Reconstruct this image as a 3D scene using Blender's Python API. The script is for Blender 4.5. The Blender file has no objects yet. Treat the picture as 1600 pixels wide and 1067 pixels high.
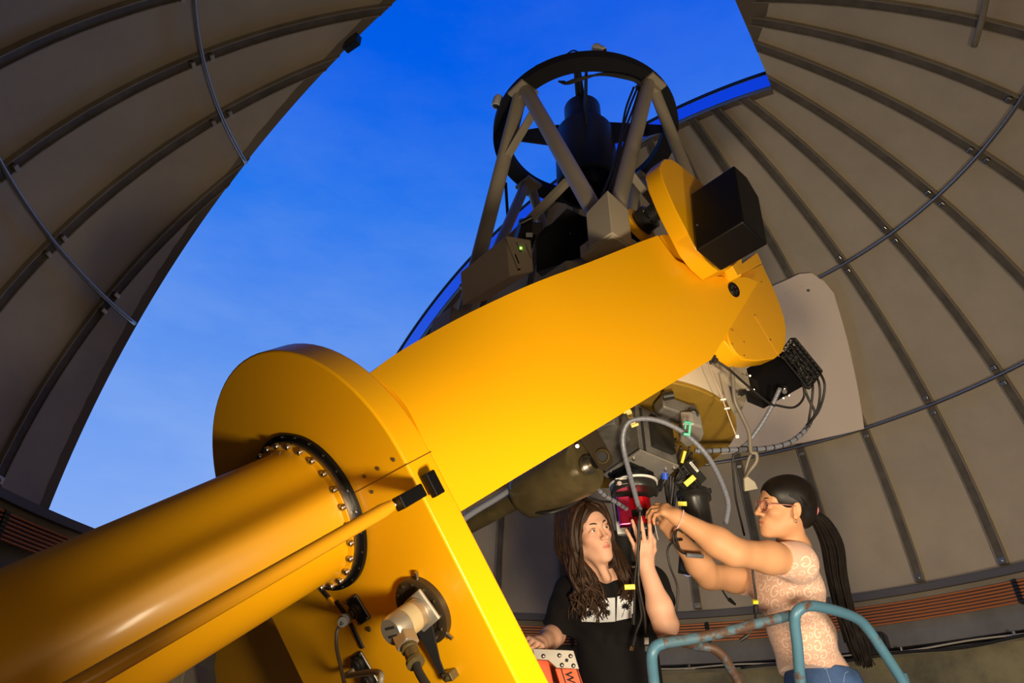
import bpy, bmesh, math, random
import numpy as np
from mathutils import Vector, Matrix, Quaternion
random.seed(3)
SC = bpy.context.scene
COL = SC.collection
V = Vector
PI = math.pi

# ------------------------------------------------------------------ camera
PITCH, FPX = 0.59, 1114.459
CAM = V((-0.677, -3.024, 0.807))
cd = bpy.data.cameras.new('camera'); cam = bpy.data.objects.new('camera', cd); COL.objects.link(cam)
cd.sensor_width = 36.0; cd.lens = FPX / 1600 * 36.0; cd.clip_start = 0.02; cd.clip_end = 500
cam.location = CAM; cam.rotation_euler = (PI / 2 + PITCH, 0, 0)
SC.camera = cam
AX = V((1, 0, 0)); AU = V((0, -math.sin(PITCH), math.cos(PITCH))); AF = V((0, math.cos(PITCH), math.sin(PITCH)))

# ------------------------------------------------------------------ world: dusk sky
w = bpy.data.worlds.new('dusk_sky'); SC.world = w; w.use_nodes = True
nt = w.node_tree; nt.nodes.clear()
def wn(t, **k):
    n = nt.nodes.new(t)
    for a_, b_ in k.items(): setattr(n, a_, b_)
    return n
tc = wn('ShaderNodeTexCoord'); sep = wn('ShaderNodeSeparateXYZ'); nt.links.new(tc.outputs['Generated'], sep.inputs[0])
ramp = wn('ShaderNodeValToRGB'); nt.links.new(sep.outputs['Z'], ramp.inputs[0])
cr = ramp.color_ramp
cr.elements[0].position = 0.0; cr.elements[0].color = (0.34, 0.52, 0.95, 1)
cr.elements[1].position = 1.0; cr.elements[1].color = (0.0, 0.075, 0.70, 1)
for p_, c_ in ((0.22, (0.27, 0.46, 0.95)), (0.32, (0.22, 0.41, 0.94)), (0.50, (0.12, 0.31, 0.90)), (0.68, (0.02, 0.19, 0.88)), (0.82, (0.0, 0.115, 0.84))):
    e_ = cr.elements.new(p_); e_.color = (*c_, 1)
mp = wn('ShaderNodeMapping'); mp.inputs['Scale'].default_value = (1.6, 1.6, 5.0); mp.inputs['Rotation'].default_value = (0.3, 0.2, 0.5)
nt.links.new(tc.outputs['Generated'], mp.inputs[0])
nz = wn('ShaderNodeTexNoise'); nz.inputs['Scale'].default_value = 2.2; nz.inputs['Detail'].default_value = 7; nz.inputs['Roughness'].default_value = 0.6
nt.links.new(mp.outputs[0], nz.inputs['Vector'])
cl = wn('ShaderNodeValToRGB'); nt.links.new(nz.outputs['Fac'], cl.inputs[0])
cl.color_ramp.elements[0].position = 0.38; cl.color_ramp.elements[1].position = 0.72
fade = wn('ShaderNodeMapRange'); nt.links.new(sep.outputs['Z'], fade.inputs[0])
fade.inputs[1].default_value = 0.15; fade.inputs[2].default_value = 0.8; fade.inputs[3].default_value = 0.42; fade.inputs[4].default_value = 0.06
mu = wn('ShaderNodeMath', operation='MULTIPLY'); nt.links.new(cl.outputs[0], mu.inputs[0]); nt.links.new(fade.outputs[0], mu.inputs[1])
mx = wn('ShaderNodeMixRGB'); nt.links.new(mu.outputs[0], mx.inputs[0]); nt.links.new(ramp.outputs[0], mx.inputs[1]); mx.inputs[2].default_value = (0.42, 0.60, 0.93, 1)
bg = wn('ShaderNodeBackground'); nt.links.new(mx.outputs[0], bg.inputs[0]); bg.inputs[1].default_value = 0.95
out = wn('ShaderNodeOutputWorld'); nt.links.new(bg.outputs[0], out.inputs[0])

# ------------------------------------------------------------------ lights: one studio strobe and two added fill lamps
def area(name, loc, tgt, power, size, col):
    l = bpy.data.lights.new(name, 'AREA'); l.energy = power; l.shape = 'DISK'; l.size = size; l.color = col
    o = bpy.data.objects.new(name, l); COL.objects.link(o); o.location = loc
    o.rotation_euler = (V(tgt) - V(loc)).to_track_quat('-Z', 'Y').to_euler()
    return o
key = area('strobe_key', (-0.35, -2.25, 0.80), (0.20, 0.0, 1.7), 33, 0.22, (1.0, 0.82, 0.56))
key.data.spread = math.radians(145)
area('added_fill', (0.35, -3.2, 1.1), (1.2, 0.4, 1.5), 10, 0.9, (1.0, 0.78, 0.50))  # added lamp that lifts the shadows, no real source here
sr = area('added_fill_right', (0.95, -2.5, 0.6), (1.8, 2.2, 2.2), 30, 0.3, (1.0, 0.84, 0.62)); sr.data.spread = math.radians(120)  # added lamp that brightens the lower right of the dome

SC.view_settings.view_transform = 'Standard'; SC.view_settings.look = 'None'
SC.view_settings.gamma = 1.0; SC.view_settings.use_curve_mapping = False; SC.view_settings.exposure = 0.0

# ------------------------------------------------------------------ measuring helpers
def pt(u, v, d):                       # a point seen at pixel (u, v), d metres in front of the lens
    return CAM + d * ((u - 800) / FPX * AX - (v - 533.5) / FPX * AU + AF)
def on(u, v, P0, n):                   # where the sight line through (u, v) meets a plane
    r = pt(u, v, 1) - CAM
    return CAM + r * ((V(P0) - CAM).dot(V(n)) / r.dot(V(n)))

# ------------------------------------------------------------------ materials
MATS = {}
def mat(name, col, rough=0.5, vpos=(.35, .68), metal=0.0, coat=0.0, bump=0.0, bscale=40, var=0.0, vscale=3, emit=None, spec=0.5, sheen=0, trans=0, sss=0, attr=None, col2=None, alpha=None):
    if name in MATS: return MATS[name]
    m = bpy.data.materials.new(name); m.use_nodes = True; MATS[name] = m
    t = m.node_tree; b = t.nodes['Principled BSDF']
    b.inputs['Base Color'].default_value = (*col, 1); b.inputs['Roughness'].default_value = rough
    b.inputs['Metallic'].default_value = metal; b.inputs['Coat Weight'].default_value = coat; b.inputs['Coat Roughness'].default_value = 0.12
    b.inputs['Specular IOR Level'].default_value = spec
    if sheen: b.inputs['Sheen Weight'].default_value = sheen
    if trans: b.inputs['Transmission Weight'].default_value = trans
    if sss:
        b.inputs['Subsurface Weight'].default_value = sss; b.inputs['Subsurface Radius'].default_value = (0.012, 0.004, 0.002); b.inputs['Subsurface Scale'].default_value = 0.6
    if emit: b.inputs['Emission Color'].default_value = (*emit[:3], 1); b.inputs['Emission Strength'].default_value = emit[3]
    tcn = t.nodes.new('ShaderNodeTexCoord')
    src = None
    if attr:
        an = t.nodes.new('ShaderNodeAttribute'); an.attribute_name = attr; src = an.outputs['Color']
        t.links.new(src, b.inputs['Base Color'])
    if var:
        n = t.nodes.new('ShaderNodeTexNoise'); n.inputs['Scale'].default_value = vscale; n.inputs['Detail'].default_value = 6; n.inputs['Roughness'].default_value = 0.65
        t.links.new(tcn.outputs['Object'], n.inputs['Vector'])
        r = t.nodes.new('ShaderNodeValToRGB'); t.links.new(n.outputs['Fac'], r.inputs[0])
        r.color_ramp.elements[0].position = vpos[0]; r.color_ramp.elements[1].position = vpos[1]
        c2 = col2 if col2 else tuple(max(0, c * (1 - var)) for c in col)
        r.color_ramp.elements[0].color = (*c2, 1); r.color_ramp.elements[1].color = (*col, 1)
        t.links.new(r.outputs[0], b.inputs['Base Color'])
    if bump:
        n = t.nodes.new('ShaderNodeTexNoise'); n.inputs['Scale'].default_value = bscale; n.inputs['Detail'].default_value = 4
        t.links.new(tcn.outputs['Object'], n.inputs['Vector'])
        bp = t.nodes.new('ShaderNodeBump'); bp.inputs['Strength'].default_value = bump; bp.inputs['Distance'].default_value = 0.002
        t.links.new(n.outputs['Fac'], bp.inputs['Height']); t.links.new(bp.outputs[0], b.inputs['Normal'])
    return m
YEL = mat('yellow_paint', (0.90, 0.43, 0.003), 0.36, coat=0.12, bump=0.04, bscale=160, spec=.35)
YEL2 = mat('yellow_paint_pipe', (0.80, 0.36, 0.01), 0.3, coat=0.5)
BLK = mat('black_metal', (0.004, 0.004, 0.005), 0.42, bump=0.05, spec=.28)
BLKM = mat('black_matte', (0.008, 0.008, 0.010), 0.8)
BLKP = mat('black_plastic', (0.02, 0.019, 0.018), 0.3)
RUB = mat('rubber', (0.014, 0.013, 0.013), 0.55)
IVO = mat('ivory_paint', (0.62, 0.52, 0.38), 0.5, var=0.08, vscale=2)
BEI = mat('beige_paint', (0.42, 0.36, 0.27), 0.45, bump=0.03)
STL = mat('bare_steel', (0.45, 0.43, 0.40), 0.32, metal=1.0)
ALU = mat('brushed_aluminium', (0.46, 0.43, 0.39), 0.42, metal=0.5, var=0.25, vscale=6)
CAST = mat('cast_aluminium', (0.21, 0.195, 0.175), 0.45, metal=0.3, var=0.4, vscale=9, bump=0.25, bscale=60)
OLV = mat('olive_anodised', (0.13, 0.10, 0.045), 0.33, metal=0.35, var=0.4, vscale=10)
BRA = mat('brass_plate', (0.42, 0.25, 0.035), 0.42, metal=0.25, var=0.25, vscale=4)
COP = mat('copper_rail', (0.62, 0.21, 0.07), 0.36, metal=0.35)
PANEL = mat('galvanised_panel', (0.50, 0.41, 0.29), 0.62, metal=0.05, var=0.16, vscale=2.0, bump=0.5, bscale=110)
RIB = mat('galvanised_rib', (0.33, 0.28, 0.21), 0.42, metal=0.2, var=0.3, vscale=5)
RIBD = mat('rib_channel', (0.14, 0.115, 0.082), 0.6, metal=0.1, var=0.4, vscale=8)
GREY = mat('grey_skirt', (0.20, 0.19, 0.185), 0.6, var=0.3, vscale=3)
DGREY = mat('dark_grey_paint', (0.05, 0.043, 0.04), 0.7, var=0.3, vscale=6)
CONC = mat('yellowed_concrete', (0.30, 0.26, 0.14), 0.85, var=0.45, vscale=2.5, bump=0.4, bscale=30, col2=(0.13, 0.115, 0.07))
FLOORM = mat('painted_floor', (0.16, 0.14, 0.12), 0.6, var=0.3)
RED = mat('red_anodised', (0.55, 0.006, 0.015), 0.22, metal=0.35)
WHT = mat('white_plastic', (0.72, 0.70, 0.66), 0.4)
YTAPE = mat('yellow_tape', (0.80, 0.68, 0.03), 0.45)
BLUP = mat('worn_blue_paint', (0.07, 0.17, 0.25), 0.4, metal=0.1, var=1, vscale=9, col2=(0.10, 0.055, 0.04), bump=0.2, vpos=(.33, .40), spec=.3)
SPIR = mat('spiral_wrap', (0.17, 0.18, 0.22), 0.35)
GCAB = mat('grey_cable', (0.17, 0.145, 0.11), 0.45)
SAFF = mat('orange_fibreglass', (0.80, 0.10, 0.02), 0.45)

# ------------------------------------------------------------------ mesh helpers
def link(name, me, m=None, parent=None, smooth=False):
    o = bpy.data.objects.new(name, me); COL.objects.link(o)
    if m: me.materials.append(m)
    if smooth:
        for p in me.polygons: p.use_smooth = True
    if parent is not None:
        o.parent = parent
        bpy_par.append(o)
    return o
bpy_par = []
def obj(name, bm, m=None, parent=None, smooth=False, bev=0.0, seg=2, ang=40):
    me = bpy.data.meshes.new(name)
    bmesh.ops.recalc_face_normals(bm, faces=bm.faces)
    bm.to_mesh(me); bm.free()
    o = bpy.data.objects.new(name, me); COL.objects.link(o)
    if m: me.materials.append(m)
    if smooth:
        for p in me.polygons: p.use_smooth = True
        if smooth == 'auto':
            me.set_sharp_from_angle(angle=math.radians(ang))
    if parent is not None:
        o.parent = parent
        if parent.type == "EMPTY": o.matrix_parent_inverse = Matrix.Translation(-parent.location)
    if bev:
        md = o.modifiers.new('bevel', 'BEVEL'); md.width = bev; md.segments = seg; md.limit_method = 'ANGLE'; md.angle_limit = math.radians(35); md.use_clamp_overlap = True
    return o
def tag(o, label=None, cat=None, group=None, kind=None):
    if label: o['label'] = label
    if cat: o['category'] = cat
    if group: o['group'] = group
    if kind: o['kind'] = kind
    return o
def thing(name, label, cat, loc=(0, 0, 0), group=None, kind=None):
    o = bpy.data.objects.new(name, None); COL.objects.link(o); o.location = loc; o.empty_display_size = 0.05
    return tag(o, label, cat, group, kind)
def frame(x, y, z, o=(0, 0, 0)):
    m = Matrix.Identity(4)
    for i, c in enumerate((x, y, z)):
        for j in range(3): m[j][i] = V(c).normalized()[j]
    m.translation = V(o); return m
def lookz(z, o=(0, 0, 0), up=(0, 0, 1)):       # a frame whose z axis is z
    z = V(z).normalized(); up = V(up)
    if abs(z.dot(up)) > 0.98: up = V((0, 1, 0))
    x = up.cross(z).normalized(); y = z.cross(x)
    return frame(x, y, z, o)
def box(bm, c, s, M=None):
    M = M or Matrix.Identity(4)
    vs = [bm.verts.new(M @ V((c[0] + i * s[0] / 2, c[1] + j * s[1] / 2, c[2] + k * s[2] / 2))) for i in (-1, 1) for j in (-1, 1) for k in (-1, 1)]
    for f in ((0, 1, 3, 2), (4, 6, 7, 5), (0, 4, 5, 1), (2, 3, 7, 6), (0, 2, 6, 4), (1, 5, 7, 3)):
        bm.faces.new([vs[i] for i in f])
    return vs
def hexa(bm, P):                                 # eight corners: bottom quad then top quad
    vs = [bm.verts.new(p) for p in P]
    for f in ((3, 2, 1, 0), (4, 5, 6, 7), (0, 1, 5, 4), (1, 2, 6, 5), (2, 3, 7, 6), (3, 0, 4, 7)): bm.faces.new([vs[i] for i in f])
def prism(bm, pts, d):                           # polygon pts extruded along the vector d
    a = [bm.verts.new(p) for p in pts]; b = [bm.verts.new(V(p) + V(d)) for p in pts]
    bm.faces.new(a[::-1]); bm.faces.new(b)
    n = len(a)
    for i in range(n): bm.faces.new((a[i], a[(i + 1) % n], b[(i + 1) % n], b[i]))
def lathe(bm, prof, M=None, n=32, closed=False):  # prof: (r, z) pairs
    M = M or Matrix.Identity(4); rings = []
    for r, z in prof:
        if r < 1e-6: rings.append([bm.verts.new(M @ V((0, 0, z)))])
        else: rings.append([bm.verts.new(M @ V((r * math.cos(2 * PI * i / n), r * math.sin(2 * PI * i / n), z))) for i in range(n)])
    pr = list(zip(rings, rings[1:])) + ([(rings[-1], rings[0])] if closed else [])
    for A, B in pr:
        for i in range(n):
            j = (i + 1) % n
            if len(A) == 1 and len(B) == 1: continue
            if len(A) == 1: bm.faces.new((A[0], B[j], B[i]))
            elif len(B) == 1: bm.faces.new((A[i], A[j], B[0]))
            else: bm.faces.new((A[i], A[j], B[j], B[i]))
def cyl(bm, p, q, r, n=20, r2=None):
    p = V(p); q = V(q); L = (q - p).length
    lathe(bm, [(0, 0), (r, 0), (r if r2 is None else r2, L), (0, L)], lookz(q - p, p), n)
def tube(bm, pts, r, n=8, caps=True, rf=None):   # sweep through points
    pts = [V(p) for p in pts]; N = len(pts)
    t0 = (pts[1] - pts[0]).normalized(); ref = V((0, 0, 1)) if abs(t0.z) < 0.9 else V((1, 0, 0))
    x = ref.cross(t0).normalized(); rings = []
    for i in range(N):
        t = (pts[min(i + 1, N - 1)] - pts[max(i - 1, 0)]).normalized()
        x = (x - t * x.dot(t)).normalized(); y = t.cross(x)
        rr = rf(i / (N - 1)) if rf else r
        rings.append([bm.verts.new(pts[i] + rr * (math.cos(2 * PI * k / n) * x + math.sin(2 * PI * k / n) * y)) for k in range(n)])
    for A, B in zip(rings, rings[1:]):
        for i in range(n): bm.faces.new((A[i], A[(i + 1) % n], B[(i + 1) % n], B[i]))
    if caps: bm.faces.new(rings[0][::-1]); bm.faces.new(rings[-1])
def spline(P, k=8):                               # Catmull-Rom through points
    P = [V(p) for p in P]; Q = [P[0] * 2 - P[1]] + P + [P[-1] * 2 - P[-2]]; o = []
    for i in range(1, len(Q) - 2):
        for s in range(k):
            t = s / k; a, b, c, d = Q[i - 1], Q[i], Q[i + 1], Q[i + 2]
            o.append(0.5 * ((2 * b) + (c - a) * t + (2 * a - 5 * b + 4 * c - d) * t * t + (3 * b - a - 3 * c + d) * t ** 3))
    o.append(P[-1]); return o
def NB(): return bmesh.new()
# ================================================================== THE DOME
R = 3.6; DC = V((0, 0, 2.2)); NG = 38; DA = 2 * PI / NG; AZ0 = 1.757
SN = V((math.cos(0.979), math.sin(0.979), 0)); SM = V((-math.sin(0.979), math.cos(0.979), 0))
WR, WL, WE = 0.314 * R, -0.290 * R, -0.235 * R
LATB = 0.024
def sph(az, lat, r=R): return DC + r * V((math.sin(az) * math.cos(lat), math.cos(az) * math.cos(lat), math.sin(lat)))
def clipped(build):                      # the pieces of a dome member that lie outside the slit
    res = []
    for side in (0, 1, 2):
        bm = NB(); build(bm)
        def cut(no, co):
            bmesh.ops.bisect_plane(bm, geom=bm.verts[:] + bm.edges[:] + bm.faces[:], plane_co=co, plane_no=no, clear_outer=True, dist=1e-5)
        if side == 0: cut(-SN, DC + SN * WR)
        elif side == 1: cut(SN, DC + SN * WL)
        else:
            cut(SN, DC + SN * WR); cut(-SN, DC + SN * WL); cut(SM, DC + SM * WE)
        if len(bm.faces) > 0 and max(v.co.z for v in bm.verts) - min(v.co.z for v in bm.verts) > 0.02: res.append(bm)
        else: bm.free()
    return res
dome = thing('ceiling', 'pale brown ribbed metal observatory dome with an open shutter slit', 'dome', DC, kind='structure')
npan = 0
for k in range(NG):
    a0, a1 = AZ0 - k * DA, AZ0 - (k + 1) * DA
    for (l0, l1) in ((LATB, 0.385), (0.385, 0.755), (0.755, 1.50)):
        def b(bm, a0=a0, a1=a1, l0=l0, l1=l1):
            nl = 7 if l1 < 1 else 14
            g = [[bm.verts.new(sph(a0 + (a1 - a0) * i / 3, l0 + (l1 - l0) * j / nl)) for i in range(4)] for j in range(nl + 1)]
            for j in range(nl):
                for i in range(3): bm.faces.new((g[j][i], g[j][i + 1], g[j + 1][i + 1], g[j + 1][i]))
        for bm in clipped(b):
            obj('dome_panel', bm, PANEL, dome, smooth=True)
cap = NB()
for k in range(NG):
    a0, a1 = AZ0 - k * DA, AZ0 - (k + 1) * DA
    cap.faces.new([cap.verts.new(sph(a0, 1.49, R + .01)), cap.verts.new(sph(a1, 1.49, R + .01)), cap.verts.new(DC + V((0, 0, R + .01)))])
bmesh.ops.bisect_plane(cap, geom=cap.verts[:] + cap.edges[:] + cap.faces[:], plane_co=DC + SM * WE, plane_no=SM, clear_outer=True)
if len(cap.faces): obj('dome_panel', cap, PANEL, dome)
else: cap.free()
# hat-channel ribs along the meridians: a dark web with two pale flange lips
for k in range(NG):
    az = AZ0 - k * DA
    def web(bm, h0=-0.002, h1=0.028, x0=-0.026, x1=0.026, ltop=1.44):
        n = 34; rings = []
        for j in range(n + 1):
            lat = LATB + 0.012 + (ltop - LATB) * j / n
            e = V((math.cos(az), -math.sin(az), 0))
            rings.append([bm.verts.new(sph(az, lat, R - h) + e * x) for x, h in ((x0, h0), (x0, h1), (x1, h1), (x1, h0))])
        for A, B in zip(rings, rings[1:]):
            for i in range(3): bm.faces.new((A[i], A[i + 1], B[i + 1], B[i]))
        bm.faces.new(rings[0]); bm.faces.new(rings[-1][::-1])
    def lips(bm):
        web(bm, 0, 0.036, -0.034, -0.027); web(bm, 0, 0.036, 0.027, 0.034)
    A_ = clipped(web); B_ = clipped(lips)
    for i, bm in enumerate(A_):
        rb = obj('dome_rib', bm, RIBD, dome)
        if i < len(B_): obj('rib_flange', B_[i], RIB, rb)
    for bm in B_[len(A_):]: bm.free()
    for (lat, hh) in ((0.755, 0), (0.385, 0)):
        for s in (-1, 1):
            P = sph(az, lat + s * 0.018, R - 0.045)
            if abs((P - DC).dot(SN)) < 0.33 * R and (P - DC).dot(SM) > WE: continue
            bm = NB(); box(bm, (0, 0, 0), (0.04, 0.028, 0.03), lookz(P - DC, P)); obj('rib_bracket', bm, STL, dome, bev=0.003)
    P = sph(az, LATB + 0.02, R - 0.035)
    if not (abs((P - DC).dot(SN)) < 0.33 * R and (P - DC).dot(SM) > 0):
        bm = NB(); box(bm, (0, 0, 0), (0.05, 0.045, 0.02), lookz(P - DC, P)); cyl(bm, P, P - (P - DC).normalized() * 0.02, 0.009, 8); obj('rib_bracket', bm, STL, dome, bev=0.003)
# latitude conduits tied across the ribs
def arcs(lat, r):                         # azimuth runs that stay out of the slit
    runs = []; cur = []
    for i in range(361):
        az = AZ0 - 0.0 - 2 * PI * i / 360; P = sph(az, lat, r)
        q = P - DC
        if WL < q.dot(SN) < WR and q.dot(SM) > WE: 
            if len(cur) > 1: runs.append(cur)
            cur = []
        else: cur.append(P)
    if len(cur) > 1: runs.append(cur)
    return runs
for lat in (0.755, 0.385):
    for run in arcs(lat, R - 0.062):
        bm = NB(); tube(bm, run, 0.014, 8); obj('hoop_conduit', bm, STL, dome, smooth=True)
bm = NB(); tube(bm, [sph(1.70 + 0.02 * i, 0.868 + 0.0012 * i, R - 0.062) for i in range(30)], 0.02, 8); obj('hoop_conduit', bm, RIB, dome, smooth=True)
# slit girders
def girder(off, s, name):
    rr = math.sqrt(R * R - off * off); bm = NB(); rings = []; n = 60
    th0 = math.asin(min(1, (LATB * R) / rr)); 
    th1 = PI - math.acos(-0 + abs(WE) / rr) if False else math.acos(WE / rr)
    for j in range(n + 1):
        th = th0 + (th1 - th0) * j / n
        dr = SM * math.cos(th) + V((0, 0, 1)) * math.sin(th)
        base = DC + SN * off
        prof = ((0, rr - 0.02), (0.10 * s, rr - 0.02), (0.10 * s, rr - 0.008), (0.03 * s, rr - 0.008), (0.03 * s, rr + 0.16), (0, rr + 0.16))
        rings.append([bm.verts.new(base + SN * x + dr * q) for x, q in prof])
    for A, B in zip(rings, rings[1:]):
        for i in range(6): bm.faces.new((A[i], A[(i + 1) % 6], B[(i + 1) % 6], B[i]))
    bm.faces.new(rings[0]); bm.faces.new(rings[-1][::-1])
    g = obj(name, bm, mat('girder_paint', (0.20, 0.165, 0.13), 0.45, metal=0.3, var=0.2), dome)
    bm = NB(); rows = []
    for j in range(n + 1):
        th = th0 + (th1 - th0) * j / n; dr = SM * math.cos(th) + V((0, 0, 1)) * math.sin(th)
        rows.append([bm.verts.new(DC + SN * (off + x * s) + dr * q) for x, q in ((-.004, rr + .015), (-.004, rr + .15), (.001, rr + .15), (.001, rr + .015))])
    for A, B in zip(rows, rows[1:]):
        for i in range(4): bm.faces.new((A[i], A[(i + 1) % 4], B[(i + 1) % 4], B[i]))
    bm.faces.new(rows[0]); bm.faces.new(rows[-1][::-1])
    obj('sky_tint_web', bm, mat('sky_tint_metal', (0.16, 0.30, 0.85), 0.22, metal=1.0), g)  # blue tint stands in for sky mirrored on the girder face
    bm = NB(); tube(bm, [DC + SN * (off + 0.02 * s) + (SM * math.cos(th) + V((0, 0, 1)) * math.sin(th)) * (rr + 0.18) for th in [th0 + (th1 - th0) * j / n for j in range(n + 1)]], 0.028, 6)
    obj('shutter_rail', bm, BLK, g, smooth=True)
    return g
girder(WR, 1, 'slit_girder'); girder(WL, -1, 'slit_girder')
bm = NB()
ze = math.sqrt(R * R - WE * WE)
for (m0, m1, z0, z1) in ((0, -0.04, -0.10, 0.18), (0, -0.26, -0.11, -0.095), (-0.22, -0.26, -0.11, 0.03)):
    P = []
    for zz in (z0, z1):
        for n_, mm in ((WL - .02, m0), (WR + .02, m0), (WR + .02, m1), (WL - .02, m1)):
            P.append(DC + SN * n_ + SM * (WE + mm) + V((0, 0, ze + 0.02 + zz)))
    hexa(bm, P)
obj('slit_girder', bm, MATS['girder_paint'], dome)
bm = NB(); c_ = on(553, 70, DC + SN * WL, SN); box(bm, (0, 0, 0), (0.05, 0.12, 0.09), frame(SN, SM, (0, 0, 1), c_ - SN * .015)); obj('shutter_latch', bm, BLK, dome, bev=.004)
# white insulating board covering three gores between the hoops
def cover():
    bm = NB(); r = R - 0.075
    n = 16; m_ = 12; rows = []; aL = -0.10
    def edge(t):                              # right-hand edge of the board, bottom to top
        T = ((0, .769, .385), (.78, .865, .72), (.90, .842, .772), (1, .80, .785))
        for (t0, a0_, l0_), (t1, a1_, l1_) in zip(T, T[1:]):
            if t <= t1: f = (t - t0) / (t1 - t0); return a0_ + (a1_ - a0_) * f, l0_ + (l1_ - l0_) * f
        return T[-1][1:]
    for i in range(n + 1):
        row = []; back = []
        for j in range(m_ + 1):
            a_, l_ = edge(j / m_); az_ = a_ + (aL - a_) * i / n; lat = l_ + (.045 * (i / n) if j == 0 else 0) * 1.0
            row.append(bm.verts.new(sph(az_, lat, r))); back.append(bm.verts.new(sph(az_, lat, r + .012)))
        rows.append(row + back[::-1])
    K = len(rows[0])
    for A, B in zip(rows, rows[1:]):
        for i in range(K): bm.faces.new((A[i], A[(i + 1) % K], B[(i + 1) % K], B[i]))
    bm.faces.new(rows[0]); bm.faces.new(rows[-1][::-1])
    o = obj('insulating_board', bm, mat('ivory_board', (0.90, 0.72, 0.54), 0.55, bump=0.1, bscale=20), dome)
    for az_ in (.80,):
        P = sph(az_, .74, r - .006); q = NB(); cyl(q, P, P - (P - DC).normalized() * .012, .012, 10); obj('screw', q, STL, o)
cover()

# ================================================================== RING WALL AND CABLE BANDS
def ringband(name, r0, r1, z0, z1, m, parent=None, n=120, a0=0, a1=2 * PI):
    bm = NB(); full = abs(a1 - a0 - 2 * PI) < 1e-6; rows = []
    for i in range(n + (0 if full else 1)):
        t = a0 + (a1 - a0) * i / n; c, s = math.sin(t), math.cos(t)
        rows.append([bm.verts.new((r * c, r * s, z)) for r, z in ((r0, z0), (r1, z0), (r1, z1), (r0, z1))])
    pr = list(zip(rows, rows[1:])) + ([(rows[-1], rows[0])] if full else [])
    for A, B in pr:
        for i in range(4): bm.faces.new((A[i], A[(i + 1) % 4], B[(i + 1) % 4], B[i]))
    if not full: bm.faces.new(rows[0]); bm.faces.new(rows[-1][::-1])
    return obj(name, bm, m, parent, smooth='auto')
FZ = 0.05
wall = thing('wall_ring', None, None, (0, 0, 0), kind='structure')
ringband('concrete_ring', 3.42, 3.72, FZ, 1.80, CONC, wall)
ringband('base_flange', 3.46, 3.64, 2.235, 2.285, mat('flange_grey', (0.13, 0.12, 0.12), 0.5, metal=0.3), dome)
ringband('base_angle', 3.50, 3.60, 2.19, 2.235, mat('angle_paint', (0.30, 0.255, 0.19), 0.55, var=0.25), dome)
ringband('skirt', 3.53, 3.56, 1.885, 2.19, GREY, dome)
ringband('gap_shade_band', 3.60, 3.66, 1.80, 2.0, BLKM, wall)  # black band stands in for shade in the gap and shuts out sky
ringband('wall_plate', 3.415, 3.60, 1.80, 1.825, mat('plate_paint', (0.21, 0.19, 0.13), 0.6, var=0.4), wall)
rails = thing('power_rail_set', 'parallel copper conductor rails running round the base of the dome', 'conductor rail', (0, 3.5, 2.1))
for j in range(7):
    z = 2.185 - 0.0225 * j
    bm = NB(); tube(bm, [(3.485 * math.sin(2 * PI * i / 110), 3.485 * math.cos(2 * PI * i / 110), z) for i in range(111)], 0.0082, 6, caps=False)
    obj('copper_rail', bm, COP, rails, smooth=True)
for i in range(19):
    t = 0.585 + i * 2 * PI / 19 + 0.03
    bm = NB(); M = frame((math.cos(t), -math.sin(t), 0), (math.sin(t), math.cos(t), 0), (0, 0, 1), (3.49 * math.sin(t), 3.49 * math.cos(t), 0))
    for j in range(7): box(bm, (0, -.006, 2.185 - 0.0225 * j), (0.035, 0.03, 0.017), M)
    box(bm, (0, .015, 2.118), (0.02, 0.03, 0.17), M)
    obj('rail_clip', bm, BLKP, rails)
# grey cable and its saddles lying along the top of the wall
bm = NB(); P = []
for i in range(40):
    t = -0.25 + i * 0.045; P.append((3.398 * math.sin(t), 3.398 * math.cos(t), 1.838 + 0.007 * math.sin(i * 1.1)))
tube(bm, spline(P, 3), 0.007, 6); cb = obj('wall_cable', bm, mat('cream_cable', (0.5, 0.45, 0.36), .5), None, smooth=True)
tag(cb, 'cream cable run along the top of the round concrete wall', 'cable')
for i, t in enumerate((0.23, 0.50, 0.70, 0.92)):
    bm = NB(); M = frame((math.cos(t), -math.sin(t), 0), (math.sin(t), math.cos(t), 0), (0, 0, 1), (3.395 * math.sin(t), 3.395 * math.cos(t), 1.828))
    box(bm, (0, 0, 0), (0.09, 0.03, 0.01), M); cyl(bm, M @ V((0, 0, 0)), M @ V((0, 0, .03)), 0.012, 8)
    obj('cable_saddle', bm, STL, cb)
bm = NB(); P = []
for i in range(30):
    t = 0.35 + i * 0.03; P.append((3.375 * math.sin(t), 3.375 * math.cos(t), 1.812 + 0.01 * math.sin(i * .7)))
tube(bm, spline(P, 3), 0.011, 6); tag(obj('wall_cable', bm, RUB, None, smooth=True), 'black cable lying in front of the cream one on the wall top', 'cable')
bm = NB(); 
lathe(bm, [(0, 0), (3.72, 0), (3.72, -0.1), (0, -0.1)], Matrix.Translation((0, 0, FZ)), 96); tag(obj('floor', bm, FLOORM), kind='structure')
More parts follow.
